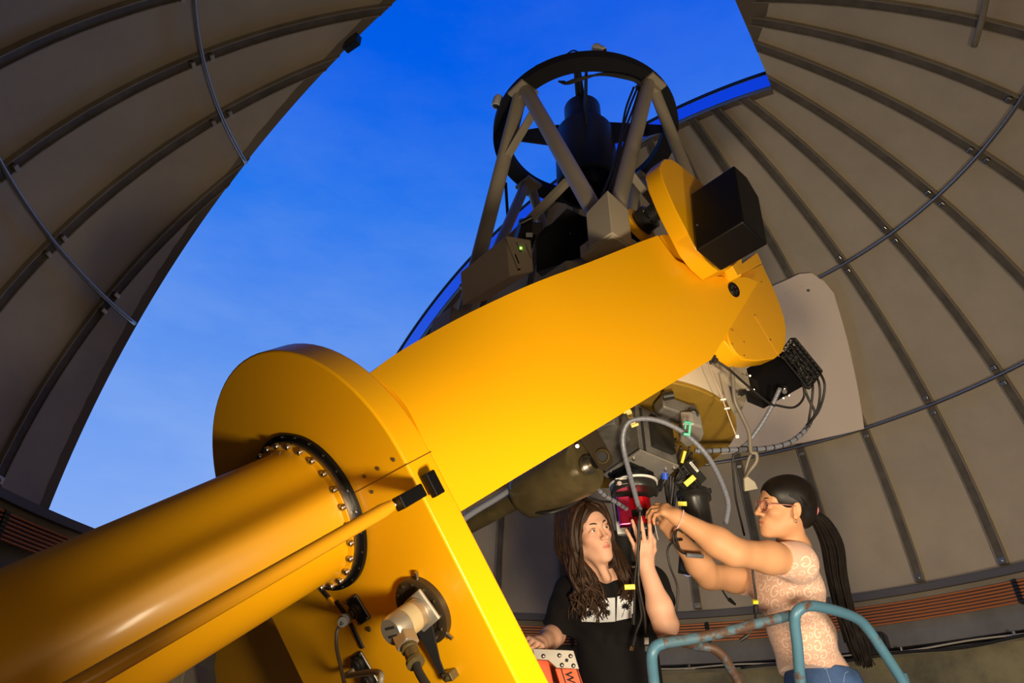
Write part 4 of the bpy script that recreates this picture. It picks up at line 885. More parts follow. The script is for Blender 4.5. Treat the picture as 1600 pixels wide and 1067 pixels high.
# square flange, round body, connector
sq = lookz(-PA, ea)
bm = NB(); box(bm, (0, 0, .005), (.085, .085, .010), sq @ Matrix.Rotation(.25, 4, 'Z')); obj('square_flange', bm, ALU, en, bev=.004)
dE = (pt(616, 984, 1.66) - ea).normalized(); EM = lookz(dE, ea); EL = .115
SILV = mat('cast_silver', (0.42, 0.37, 0.30), .38, metal=.7, bump=.15, bscale=80)
bm = NB(); lathe(bm, [(0, 0), (.036, 0), (.036, .02), (.034, .022), (.034, .028), (.036, .03), (.036, EL - .008), (.031, EL), (0, EL)], EM, 40); eb_ = obj('encoder_body', bm, SILV, en, smooth='auto')
bm = NB(); lathe(bm, [(.0362, .04), (.0367, .04), (.0367, .075), (.0362, .075)], EM, 40, closed=True); obj('printed_label', bm, mat('encoder_label', (.42, .34, .2), .5), eb_)
bm = NB()
for k in range(-1, 2, 2): box(bm, (.004, k * .010, EL + .0005), (.032, .006, .001), EM)
obj('dark_slot', bm, BLKM, eb_)
ca = EM @ V((0, 0, EL * .72)); cb_ = pt(640, 1035, 1.60); dn = (pt(645, 1025, 1.60) - ca).normalized()
bm = NB(); q1 = ca + dn * .02; box(bm, (0, 0, .022), (.040, .040, .045), lookz(dn, q1)); obj('connector_base', bm, SILV, en, bev=.004)
bm = NB(); q1 = ca + dn * .055; lathe(bm, [(0, 0), (.017, 0), (.017, .012), (.020, .013), (.020, .02), (.016, .022), (.018, .05), (.021, .052), (.021, .062), (.013, .064), (0, .064)], lookz(dn, q1), 28); obj('connector_shell', bm, OLV, en, smooth='auto')
bm = NB(); tube(bm, spline([q1 + dn * .06, q1 + dn * .10, q1 + dn * .2 + AX * .02], 6), .010, 10); obj('encoder_cable', bm, RUB, en, smooth=True)
tri = NB(); prism(tri, [onb(652, 984, .035), onb(676, 976, .035), onb(688, 1030, .02), onb(700, 1062, .01), onb(694, 1062, .01)], -PA * .004)
obj('torque_arm', tri, BLKM, en)
bm = NB(); q = onb(708, 1050, 0); box(bm, (0, 0, .012), (.035, .022, .025), lookz(-PA, q)); cyl(bm, q - PA * .02, q - PA * .03 + AX * .004, .006, 8); obj('anchor_stud', bm, OLV, en, bev=.002)
def socket(uv, size, label, n=1):
    q = onb(*uv); t = thing('cable_socket', label, 'socket', tuple(q)); M = lookz(-PA, q) @ Matrix.Rotation(.15, 4, 'Z')
    bm = NB(); box(bm, (0, 0, .004), (size[0], size[1], .008), M); pl_ = obj('socket_plate', bm, BLKP, t, bev=.004)
    for i in (-1, 1):
        for j in (-1, 1): bm = NB(); cyl(bm, M @ V((i * size[0] * .4, j * size[1] * .42, .008)), M @ V((i * size[0] * .4, j * size[1] * .42, .011)), .0035, 8); obj('screw', bm, STL, pl_)
    for k in range(n):
        y = 0 if n == 1 else (.5 - k) * size[1] * .5
        bm = NB(); lathe(bm, [(0, .008), (.021, .008), (.021, .018), (.016, .02), (.016, .026), (0, .026)], M @ Matrix.Translation((0, y, 0)), 28); obj('socket_ring', bm, RUB, t, smooth='auto')
    return t, M
s1, M1 = socket((561, 951), (.062, .078), 'black cable socket with right-angled plug on the yellow base')
q = M1 @ V((0, 0, .02)); e_ = pt(535, 972, 1.72)
bm = NB(); tube(bm, [q, q - PA * .02, q.lerp(e_, .5) - PA * .02, e_], .012, 12); lathe(bm, [(0, 0), (.015, 0), (.015, .03), (0, .03)], lookz(e_ - q, q.lerp(e_, .4) - PA * .015), 16); obj('angled_plug', bm, RUB, s1, smooth='auto')
bm = NB(); tube(bm, spline([e_, pt(527, 985, 1.72), pt(526, 1010, 1.70), pt(532, 1040, 1.66), pt(540, 1075, 1.6)], 8), .0045, 8); obj('plug_cable', bm, RUB, s1, smooth=True)
s2, M2 = socket((572, 1046), (.065, .105), 'black double cable socket at the lower edge of the yellow base', 2)
bm = NB(); q = M2 @ V((0, .02, .03)); tube(bm, spline([q, q - PA * .03, pt(590, 1050, 1.6), pt(594, 1075, 1.55)], 8), .007, 8); obj('plug_cable', bm, GCAB, s2, smooth=True)
# black rubber strip along the seam between housing and base
for (p, q, w_) in (((500, 915), (516, 934), .014), ((526, 938), (543, 962), .014), ((549, 973), (568, 1012), .014)):
    a_ = onb(*p); b_ = onb(*q); bm = NB(); box(bm, (0, 0, (b_ - a_).length / 2), (w_, .012, (b_ - a_).length), lookz(b_ - a_, a_, up=PA)); obj('black_strip', bm, RUB, mount, bev=.001)
a_ = onb(516, 934); b_ = onb(526, 938); bm = NB(); box(bm, (0, 0, .01), (.012, .012, .03), lookz(onb(524, 943) - a_, a_, up=PA)); obj('strip_buckle', bm, YEL, mount)
q = onb(578, 982); bm = NB(); cyl(bm, q, q - PA * .006, .007, 12); obj('screw', bm, OLV, mount)
# ================================================================== PEOPLE: one continuous surface each, grown from a blended distance field
class Field:
    def __init__(s): s.p = []
    def cone(s, a, b, ra, rb, k=.02, op='+'): s.p.append(('c', np.array(a, float), np.array(b, float), ra, rb, k, op)); return s
    def ell(s, c, r, k=.02, R_=None, op='+'): s.p.append(('e', np.array(c, float), np.array(r, float), np.eye(3) if R_ is None else np.array(R_, float), None, k, op)); return s
    def half(s, c, n, k=.003): s.p.append(('h', np.array(c, float), np.array(n, float) / np.linalg.norm(n), None, None, k, '&')); return s
    def group(s, f, k=.01, op='+'): s.p.append(('g', f, None, None, None, k, op)); return s
    @staticmethod
    def prim(q, X):
        if q[0] == 'g': return q[1].ev(X)
        if q[0] == 'c':
            a, b, ra, rb = q[1:5]; ba = b - a; L2 = ba @ ba + 1e-12
            t = np.clip(((X - a) @ ba) / L2, 0, 1)
            return np.linalg.norm(X - a - t[:, None] * ba, axis=1) - (ra + (rb - ra) * t)
        if q[0] == 'e':
            Y = (X - q[1]) @ q[3]; r = q[2]
            k0 = np.linalg.norm(Y / r, axis=1); k1 = np.linalg.norm(Y / (r * r), axis=1) + 1e-9
            return k0 * (k0 - 1) / k1
        if q[0] == 'h': return (X - q[1]) @ q[2]
    def ev(s, X, keep=None):
        d = np.full(len(X), 1.0)
        for i, q in enumerate(s.p):
            if keep is not None and i not in keep: continue
            e = s.prim(q, X); k = q[5]
            if q[6] == '+':
                h = np.maximum(k - np.abs(d - e), 0) / k; d = np.minimum(d, e) - h * h * k * .25
            elif q[6] == '-':
                e = -e; h = np.maximum(k - np.abs(d - e), 0) / k; d = np.maximum(d, e) + h * h * k * .25
            else:
                h = np.maximum(k - np.abs(d - e), 0) / k; d = np.maximum(d, e) + h * h * k * .25
        return d
def nets(F, lo, hi, h, disp=None):                 # sparse surface nets
    lo = np.array(lo, float); n = np.ceil((np.array(hi) - lo) / h).astype(int) + 2; B = 12; n = ((n + B - 1) // B) * B
    D = np.full((n[0] + 1, n[1] + 1, n[2] + 1), 1.0, np.float32)
    nb = n // B; hd = h * B * .9
    bc = np.stack(np.meshgrid(*[np.arange(m) for m in nb], indexing='ij'), -1).reshape(-1, 3)
    cen = lo + (bc * B + B / 2) * h; dc = F.ev(cen)
    loc = np.stack(np.meshgrid(*[np.arange(B + 1)] * 3, indexing='ij'), -1).reshape(-1, 3)
    for b, c, dd in zip(bc, cen, dc):
        i, j, k = b * B
        if abs(dd) > hd + .03:
            if dd < 0: D[i:i + B + 1, j:j + B + 1, k:k + B + 1] = -1
            continue
        keep = []
        for qi, q in enumerate(F.p):
            e = F.prim(q, c[None])[0]
            if q[6] != '+' or e < dd + 2 * hd + q[5] + .02: keep.append(qi)
        X = lo + (loc + b * B) * h; v = F.ev(X, set(keep))
        if disp is not None: v = v - disp(X)
        D[i:i + B + 1, j:j + B + 1, k:k + B + 1] = v.reshape(B + 1, B + 1, B + 1)
    S = D < 0; sh = [m for m in n]
    cx = np.zeros(tuple(n), bool)
    s0 = S[:-1, :-1, :-1]
    for o in ((0, 0, 1), (0, 1, 0), (1, 0, 0), (0, 1, 1), (1, 0, 1), (1, 1, 0), (1, 1, 1)):
        cx |= S[o[0]:n[0] + o[0], o[1]:n[1] + o[1], o[2]:n[2] + o[2]] != s0
    C_ = np.argwhere(cx); idx = -np.ones(tuple(n), np.int64); idx[tuple(C_.T)] = np.arange(len(C_))
    P = np.zeros((len(C_), 3)); W = np.zeros(len(C_))
    cor = [(0, 0, 0), (1, 0, 0), (0, 1, 0), (1, 1, 0), (0, 0, 1), (1, 0, 1), (0, 1, 1), (1, 1, 1)]
    for a in range(8):
        for bb in range(a + 1, 8):
            A, Bc = np.array(cor[a]), np.array(cor[bb])
            if abs(A - Bc).sum() != 1: continue
            da = D[tuple((C_ + A).T)]; db = D[tuple((C_ + Bc).T)]; m = (da < 0) != (db < 0)
            t = np.where(m, da / (da - db + 1e-12), 0)
            P += m[:, None] * (A + t[:, None] * (Bc - A)); W += m
    P = lo + (C_ + P / W[:, None]) * h
    faces = []
    for ax in range(3):
        o1, o2 = [(1, 2), (2, 0), (0, 1)][ax]
        e = np.zeros(3, int); e[ax] = 1
        sl = tuple(slice(1, n[d] - 1) for d in range(3))
        A = S[sl]; sl2 = tuple(slice(1 + e[d], n[d] - 1 + e[d]) for d in range(3)); Bq = S[sl2]
        G = np.argwhere(A != Bq) + 1
        if not len(G): continue
        u = np.zeros(3, int); u[o1] = 1; v = np.zeros(3, int); v[o2] = 1
        q = [idx[tuple((G - x).T)] for x in (u * 0, u, u + v, v)]
        q = np.stack(q, 1); inside = S[tuple(G.T)]
        q[~inside] = q[~inside][:, ::-1]
        faces.append(q[(q >= 0).all(1)])
    return P, np.concatenate(faces)
def fmesh(name, F, lo, hi, h, m, parent=None, disp=None, smooth_it=1, colfn=None):
    P, Q = nets(F, lo, hi, h, disp)
    me = bpy.data.meshes.new(name); me.vertices.add(len(P)); me.vertices.foreach_set('co', P.astype(np.float32).ravel())
    me.loops.add(len(Q) * 4); me.loops.foreach_set('vertex_index', Q.astype(np.int32).ravel())
    me.polygons.add(len(Q)); me.polygons.foreach_set('loop_start', np.arange(0, len(Q) * 4, 4, dtype=np.int32)); me.polygons.foreach_set('loop_total', np.full(len(Q), 4, np.int32))
    me.polygons.foreach_set('use_smooth', np.ones(len(Q), bool)); me.update(calc_edges=True); me.validate()
    if smooth_it:
        bm = NB(); bm.from_mesh(me)
        for _ in range(smooth_it): bmesh.ops.smooth_vert(bm, verts=bm.verts, factor=.5, use_axis_x=True, use_axis_y=True, use_axis_z=True)
        bmesh.ops.recalc_face_normals(bm, faces=bm.faces); bm.to_mesh(me); bm.free()
        for p in me.polygons: p.use_smooth = True
    if colfn is not None:
        co = np.zeros(len(me.vertices) * 3, np.float32); me.vertices.foreach_get('co', co); col = colfn(co.reshape(-1, 3))
        at = me.color_attributes.new('Col', 'FLOAT_COLOR', 'POINT'); at.data.foreach_set('color', np.concatenate([col, np.ones((len(col), 1))], 1).astype(np.float32).ravel())
    me.materials.append(m); o = bpy.data.objects.new(name, me); COL.objects.link(o)
    if parent is not None:
        o.parent = parent
        if parent.type == 'EMPTY': o.matrix_parent_inverse = Matrix.Translation(-parent.location)
    return o
def A3(v): return np.array((v[0], v[1], v[2]), float)
class Head:
    # local axes: x = the person's right, y = face forward, z = up
    def __init__(s, o, f, u, sc=1.0):
        s.f = V(f).normalized(); s.x = s.f.cross(V(u)).normalized(); s.u = s.x.cross(s.f); s.o = V(o); s.sc = sc
    def w(s, x, y, z): return A3(s.o + s.sc * (s.x * x + s.f * y + s.u * z))
    def rot(s): return np.array([list(s.x), list(s.f), list(s.u)]).T
    def local(s, X):
        return ((X - A3(s.o)) @ s.rot()) / s.sc
    def build(s, F, nose=1.0, fem=False):
        k = s.sc; R_ = s.rot(); e = lambda c, r, kk=.02, op='+': F.ell(s.w(*c), np.array(r) * k, kk * k, R_, op)
        c = lambda a, b, ra, rb, kk=.02, op='+': F.cone(s.w(*a), s.w(*b), ra * k, rb * k, kk * k, op)
        e((0, -.018, .036), (.073, .092, .080), .02)
        e((0, .030, .040), (.058, .055, .055), .03)
        e((0, .022, -.045), (.050, .060, .058), .03)
        c((0, .071, -.097), (0, .071, -.099), .0165, .0165, .03)
        for q in (-1, 1):
            c((q * .047, -.008, -.048), (q * .013, .064, -.099), .016, .013, .025)
            e((q * .038, .054, -.022), (.021, .024, .019), .03)
            c((q * .010, .083, .024), (q * .044, .066, .024), .008, .007, .018)
        e((0, .066, -.060), (.034, .026, .030), .02)
        for q in (-1, 1): e((q * .031, .096, .002), (.016, .014, .0115), .012, '-')
        c((0, .083, .014), (0, .1045 * nose, -.030), .0075, .0092, .012)
        e((0, .1065 * nose, -.0335), (.0098, .0100, .0088), .008)
        for q in (-1, 1):
            e((q * .0115, .0955, -.034), (.0080, .0100, .0072), .006)
            e((q * .0060, .1005, -.0425), (.0036, .0050, .0040), .003, '-')
        c((-.023, .0820, -.0625), (0, .0912, -.0590), .0038, .0058, .006); c((.023, .0820, -.0625), (0, .0910, -.0590), .0035, .0052, .006)
        c((-.018, .0830, -.0700), (0, .0885, -.0712), .0042, .0060, .006); c((.018, .0830, -.0700), (0, .0885, -.0712), .0042, .0060, .006)
        c((-.025, .0880, -.0650), (0, .0990, -.0648), .0018, .0022, .004, '-'); c((.025, .0880, -.0650), (0, .0990, -.0648), .0018, .0022, .004, '-')
        for q in (-1, 1):
            x = q * .031
            pts = [(x - .0135, .0775, .0005), (x - .008, .0825, .0075), (x, .0850, .0098), (x + .008, .0820, .0080), (x + .0135, .0755, .0015)]
            if q < 0: pts = [(2 * x - p[0], p[1], p[2]) for p in pts]
            for a, b in zip(pts, pts[1:]): c(a, b, .0028, .0028, .005)
            pts = [(p[0], p[1] - .0015, -p[2] * .62 + .001) for p in pts]
            for a, b in zip(pts, pts[1:]): c(a, b, .0024, .0024, .006)
            # ear
            e((q * .076, -.014, -.004), (.0065, .017, .031), .008)
            e((q * .0815, -.011, .000), (.0040, .0105, .020), .004, '-')
            e((q * .0775, -.008, -.029), (.0055, .009, .010), .006)
    def eyes(s, parent, look, iris=(.12, .07, .035)):
        for q in (-1, 1):
            c = V(s.w(q * .031, .0705, .0025)); d = (V(look) - c).normalized()
            bm = NB(); bmesh.ops.create_uvsphere(bm, u_segments=24, v_segments=16, radius=.0131 * s.sc)
            for v in bm.verts: v.co = v.co + c
            ey = obj('eye', bm, mat('eye_white', (.72, .68, .64), .15, coat=1), parent, smooth=True)
            bm = NB(); lathe(bm, [(0, .0138), (.0020, .0137), (.0066, .0121), (.0066, .0110), (0, .0110)], lookz(d, c) @ Matrix.Scale(s.sc, 4), 24); obj('iris', bm, mat('iris_%d' % int(iris[0] * 1000), iris, .1, coat=1), ey, smooth=True)
            bm = NB(); lathe(bm, [(0, .0140), (.0028, .0139), (.0028, .0125), (0, .0125)], lookz(d, c) @ Matrix.Scale(s.sc, 4), 16); obj('pupil', bm, mat('pupil', (.004, .004, .004), .05, coat=1), ey, smooth=True)
            x = q * .031; L = [(x - q * .0135, .0795, .0015), (x - q * .008, .0850, .0078), (x, .0878, .0100), (x + q * .008, .0845, .0082), (x + q * .0145, .0770, .0015)]
            bm = NB(); tube(bm, spline([V(s.w(*p)) for p in L], 4), .0011 * s.sc, 5); obj('eyelashes', bm, mat('lash', (.01, .006, .004), .6), parent, smooth=True)
    def brows(s, parent, m, th=.0028, dz=0):
        for q in (-1, 1):
            bm = NB(); P = [V(s.w(q * .012, .0895, .0225 + dz)), V(s.w(q * .025, .0870, .0270 + dz)), V(s.w(q * .038, .0790, .0280 + dz)), V(s.w(q * .049, .0660, .0235 + dz))]
            tube(bm, spline(P, 5), th, 6, rf=lambda t: th * (1 - .75 * t * t)); obj('eyebrow', bm, m, parent, smooth=True)
    def skin(s, base, lips, cheek=0.10):
        def fn(X):
            L = s.local(X); col = np.tile(np.array(base), (len(X), 1))
            def sp(c, r): return np.exp(-(((L - np.array(c)) / np.array(r)) ** 2).sum(1))
            m = np.clip(sp((0, .092, -.0650), (.022, .018, .0085)) * 2.0 - .45, 0, 1)
            col = col * (1 - m[:, None]) + np.array(lips) * m[:, None]
            for q in (-1, 1):
                b = cheek * sp((q * .042, .07, -.028), (.022, .03, .02)); col[:, 0] *= 1 + .25 * b; col[:, 1] *= 1 - 1.2 * b; col[:, 2] *= 1 - 1.2 * b
            b = cheek * 1.2 * sp((0, .108, -.03), (.012, .012, .012)); col[:, 1] *= 1 - b; col[:, 2] *= 1 - b
            return np.clip(col, 0, 1)
        return fn
def limb(F, a, b, c, ra, rb, rc, rd, k=.03):       # upper segment a-b, lower segment b-c, with a muscle swell on each
    a, b, c = A3(a), A3(b), A3(c)
    m1 = a + (b - a) * .45; m2 = b + (c - b) * .28
    F.cone(a, m1, ra, ra * 1.0, k); F.cone(m1, b, ra * 1.0, rb, k); F.cone(b, m2, rb, rb * 1.06, k); F.cone(m2, c, rb * 1.06, rc, k)
def hand(F, wrist, fwd, back, side, fingers, sc=1.0, r=.0085, k=.005, thumb=None, palmlen=.082):
    # fwd: wrist to knuckles, back: out of the back of the hand, side: towards the thumb
    fwd = V(fwd).normalized(); side = (V(side) - fwd * V(side).dot(fwd)).normalized(); back = V(back); back = (back - fwd * back.dot(fwd) - side * back.dot(side)).normalized()
    w = V(wrist); G = Field(); kn = []
    for i, off in enumerate((.030, .010, -.010, -.028)):
        p = w + (fwd * (palmlen - (.004, 0, .003, .012)[i]) + side * off) * sc; kn.append(p)
    for i in range(4):
        G.cone(A3(w + side * (.012 - .008 * i) * sc + fwd * .01), A3(kn[i] - back * .002), .0155 * sc, .0108 * sc, .014)
    for i in range(3): G.cone(A3(w + fwd * .03 * sc + side * (.016 - .012 * i) * sc), A3((kn[i] + kn[i + 1]) / 2 - back * .003), .014 * sc, .010 * sc, .012)
    for i, (bends, spread) in enumerate(fingers):
        L = [(.043, .026, .021), (.048, .030, .022), (.044, .028, .021), (.034, .021, .019)][i]
        d = (fwd + side * spread).normalized(); ax = d.cross(back).normalized(); p = kn[i]; bk = back
        Fg = Field()
        for s_, (ln, an) in enumerate(zip(L, bends)):
            q_ = Quaternion(ax, -math.radians(an)); d = q_ @ d
            n = p + d * ln * sc; r0 = (r, r * .92, r * .86, r * .74)
            Fg.cone(A3(p), A3(n), r0[s_] * sc * (.88 if i == 3 else 1), r0[s_ + 1] * sc * (.88 if i == 3 else 1), .003); p = n
        G.group(Fg, .006)
    t0 = w + (fwd * .018 + side * .020 - back * .006) * sc
    pts = thumb or [(.050, .048, -.012), (.080, .058, -.022), (.104, .056, -.030)]
    Fg = Field(); p = t0
    for i, (a_, b_, c_) in enumerate(pts):
        n = w + (fwd * a_ + side * b_ + back * c_) * sc; Fg.cone(A3(p), A3(n), (.0150, .0108, .0095)[i] * sc, (.0108, .0095, .0078)[i] * sc, .006); p = n
    G.group(Fg, .012)
    F.group(G, .022); return kn
def skinmat(name):
    return mat(name, (.6, .4, .3), .55, attr='Col', sss=.10, bump=.12, bscale=260, spec=.3)
def vbas(p):
    v = (CAM - V(p)).normalized(); r_ = (AX - v * AX.dot(v)).normalized(); return v, r_, v.cross(r_)

# ------------------------------------------------------------------ the man
hp = pt(936, 828, 2.72); vd, rt, upv = vbas(hp)
f_ = (vd * .80 + rt * .56 + upv * .17).normalized(); u_ = (upv * math.cos(.27) - rt * math.sin(.27))
HM_ = Head(hp - f_ * .074, f_, u_, 1.0)
man = thing('person', 'long-haired person in black t-shirt with three white plant panels, raising one hand', 'person', (pt(950, 900, 2.78).x, pt(950, 900, 2.78).y, FZ))
F = Field(); HM_.build(F)
NB0 = V(HM_.w(0, -.022, -.060)); neckb = pt(943, 906, 2.80)
F.cone(A3(NB0), A3(neckb), .048, .053, .03)
F.cone(A3(V(HM_.w(.02, .035, -.09))), A3(pt(948, 903, 2.72)), .016, .016, .03)
SR_, SL_ = pt(893, 925, 2.80), pt(1018, 912, 2.82)
EL_, WL_ = pt(1040, 976, 2.58), pt(1007, 878, 2.66)
ER_, WR_ = pt(867, 992, 2.78), pt(843, 1006, 2.58)
F.cone(A3(SR_), A3(neckb), .05, .05, .05); F.cone(A3(SL_), A3(neckb), .05, .05, .05)
chest = pt(958, 955, 2.84); F.ell(A3(chest), (.15, .09, .16), .05)
limb(F, SL_, EL_, WL_, .044, .040, .0275, .02); F.cone(A3(EL_), A3(EL_ + V((0, 0, -.004))), .040, .036, .02)
limb(F, SR_, ER_, WR_, .040, .035, .025, .02)
fw_ = (pt(1003, 845, 2.67) - WL_).normalized()
vv = (CAM - WL_).normalized()
hand(F, WL_ - fw_ * .012, fw_, vv + AX * .15, AX, [((8, 14, 12), .12), ((2, 8, 10), -.04), ((4, 10, 8), -.16), ((8, 12, 10), -.34)], 1.0, .0088, thumb=[(.050, .042, -.014), (.080, .048, -.026), (.105, .042, -.034)], palmlen=.078)
fr = (pt(826, 1000, 2.46) - WR_).normalized()
hand(F, WR_ - fr * .01, fr, ZZ, AX * .4 + AF * -.6, [((25, 25, 20), .1)] * 4, 1.0, .0088)
sk = HM_.skin((.64, .36, .245), (.48, .15, .12), .10)
body = fmesh('body', F, np.min([A3(p) for p in (SR_, SL_, EL_, WL_, WR_, chest, hp)], 0) - .24, np.max([A3(p) for p in (SR_, SL_, EL_, WL_, WR_, chest, hp)], 0) + .24, .0030, skinmat('skin_light'), man, colfn=sk)
HM_.eyes(body, V(HM_.w(-.12, 1.0, .12)), (.045, .04, .03))
HAIRM = mat('brown_hair', (.050, .023, .010), .58, var=.55, vscale=30, col2=(.018, .008, .004), spec=.3)
HM_.brows(body, HAIRM, .0036)
# t-shirt
TS = Field(); tc_ = pt(966, 1010, 2.86)
lowc = V((tc_.x, tc_.y, tc_.z - .22)); TR = np.array([list((AX * 1.0 + AF * -.05).normalized()), list((AF * 1.0).normalized()), [0, 0, 1]]).T
TS.ell(A3(pt(958, 950, 2.86)), (.165, .105, .17), .05)
TS.cone(A3(SR_), A3(neckb + V((0, 0, -.03))), .058, .062, .05); TS.cone(A3(SL_), A3(neckb + V((0, 0, -.03))), .058, .062, .05)
TS.cone(A3(SR_ + V((.04, .03, -.06))), A3(SL_ + V((-.04, .03, -.06))), .085, .085, .06)
for dx_ in (-.055, .06):
    TS.cone(A3(pt(960, 975, 2.86) + V((dx_, 0, 0))), A3(pt(966, 1010, 2.86) + V((dx_, 0, -.35))), .10, .105, .06)
def sleeve(a, b, ra, rb, cutd):
    S_ = Field(); a = V(a); b = V(b); S_.cone(A3(a), A3(b + (b - a) * .3), ra, rb, .01); S_.half(A3(a + (b - a) * cutd), A3((b - a).normalized())); return S_
TS.group(sleeve(SR_, ER_, .060, .064, .86), .04); TS.group(sleeve(SL_, EL_, .064, .068, .52), .04)
# neckline cut and hem
HMn = (V(HM_.w(0, -.02, -.06)) - neckb).normalized()
TS.ell(A3(pt(944, 880, 2.755)), (.060, .060, .052), .012, None, '-')
TS.half(A3((0, 0, lowc.z - .02)), (0, 0, -1))
def folds(X):
    return .0035 * np.sin(X[:, 2] * 26 + 3 * np.sin(X[:, 0] * 9)) * np.sin(X[:, 0] * 23 + X[:, 2] * 11) + .0018 * np.sin(X[:, 0] * 61 + X[:, 2] * 40 + 2 * np.sin(X[:, 1] * 20))
pts_ = [A3(p) for p in (SR_, SL_, EL_, chest, ER_)] + [np.array([lowc.x, lowc.y, lowc.z])]
TBL = mat('black_cotton', (.006, .005, .0058), .9, bump=.2, bscale=300, spec=.2)
shirt = fmesh('shirt', TS, np.min(pts_, 0) - .19, np.max(pts_, 0) + .17, .0042, TBL, man, disp=folds)
# white print panels laid on the cloth
from mathutils.bvhtree import BVHTree
def bvh(o):
    dg = bpy.context.evaluated_depsgraph_get(); b = NB(); b.from_mesh(o.data); t = BVHTree.FromBMesh(b); b.free(); return t
SB = bvh(shirt)
def lay(tree, u, v, off=.0015):
    r_ = (pt(u, v, 1) - CAM).normalized(); h_ = tree.ray_cast(CAM + r_ * 1.0, r_)
    return (h_[0] - r_ * off) if h_[0] else None
def patch(tree, quad, name, m, parent, n=10, off=.0015):
    bm = NB(); g = []
    for i in range(n + 1):
        row = []
        for j in range(n + 1):
            a_, b_ = i / n, j / n
            u = (1 - a_) * ((1 - b_) * quad[0][0] + b_ * quad[1][0]) + a_ * ((1 - b_) * quad[3][0] + b_ * quad[2][0])
            v = (1 - a_) * ((1 - b_) * quad[0][1] + b_ * quad[1][1]) + a_ * ((1 - b_) * quad[3][1] + b_ * quad[2][1])
            p = lay(tree, u, v, off); row.append(bm.verts.new(p) if p else None)
        g.append(row)
    for i in range(n):
        for j in range(n):
            q = (g[i][j], g[i][j + 1], g[i + 1][j + 1], g[i + 1][j])
            if all(q): bm.faces.new(q)
    return obj(name, bm, m, parent, smooth=True)
def poly(tree, uv, name, m, parent, off=.003):
    P = [lay(tree, u, v, off) for u, v in uv]
    if any(p is None for p in P): return
    bm = NB(); c = sum(P, V()) / len(P); cv = bm.verts.new(c); vs = [bm.verts.new(p) for p in P]
    for i in range(len(vs)): bm.faces.new((cv, vs[i], vs[(i + 1) % len(vs)]))
    return bm
PRW = mat('white_print', (.62, .64, .68), .7)
for qd in ([(905, 937), (931, 935), (935, 972), (909, 971)], [(933.5, 935.5), (961, 933.5), (961.5, 971), (937, 972.5)], [(964.5, 932), (990, 926), (992, 964), (963, 970)]):
    patch(SB, qd, 'white_panel', PRW, shirt)
def leafset(c, s, rot, kind):
    r_ = random.Random(kind); bm = NB()
    n = 9
    for k in range(n):
        a = rot + (k - n / 2) * .52
        L = s * (1 - .10 * abs(k - n / 2)); w_ = s * .17
        tip = (c[0] + L * math.sin(a), c[1] - L * math.cos(a) * .95)
        nx, ny = math.cos(a) * w_ * .7, math.sin(a) * w_ * .7
        uv = [c, (c[0] + .45 * (tip[0] - c[0]) + nx, c[1] + .45 * (tip[1] - c[1]) + ny), tip, (c[0] + .45 * (tip[0] - c[0]) - nx, c[1] + .45 * (tip[1] - c[1]) - ny)]
        P = [lay(SB, u, v, .0032) for u, v in uv]
        if all(P): bm.faces.new([bm.verts.new(p) for p in P])
    P = [lay(SB, u, v, .0034) for u, v in ((c[0] - .6, c[1]), (c[0] + .6, c[1]), (c[0] - 5, c[1] + s * 1.3), (c[0] - 6, c[1] + s * 1.3))]
    if all(P): bm.faces.new([bm.verts.new(p) for p in P])
    tag(obj('plant_print', bm, TBL, shirt), kind='stuff')
leafset((977, 949), 12, .5, 1); leafset((947, 947), 10, -.4, 2); leafset((949, 956), 8, 2.6, 3); leafset((920, 958), 10, 2.8, 4)
# hair: cap and long locks
def hairlocks(H, name, parent, m, locks, cap, face=None, capres=.004):
    G = Field(); cap(G)
    h = fmesh(name, G, A3(H.o) - .17, A3(H.o) + .17, capres, m, parent)
    bm = NB()
    for L, r0 in locks: tube(bm, spline(L, 5), r0, 6, rf=lambda t, r0=r0: r0 * (1 - .72 * t ** 3) * (.75 + .25 * min(1, t * 6)))
    l = tag(obj('hair_locks', bm, m, h, smooth=True), kind='stuff'); return h
def mancap(G):
    R_ = HM_.rot()
    G.ell(HM_.w(0, -.022, .040), (.084, .103, .092), .02, R_)
    G.ell(HM_.w(0, .024, .048), (.0635, .0640, .060), .02, R_); G.ell(HM_.w(0, -.07, -.03), (.075, .055, .09), .04, R_)
    for q in (-1, 1): G.ell(HM_.w(q * .074, -.018, -.015), (.026, .047, .085), .03, R_)
    G.ell(HM_.w(0, .092, -.022), (.0585, .084, .092), .006, R_, '-')
locks = []; rr_ = random.Random(4)
def hw(x, y, z): return V(HM_.w(x, y, z))
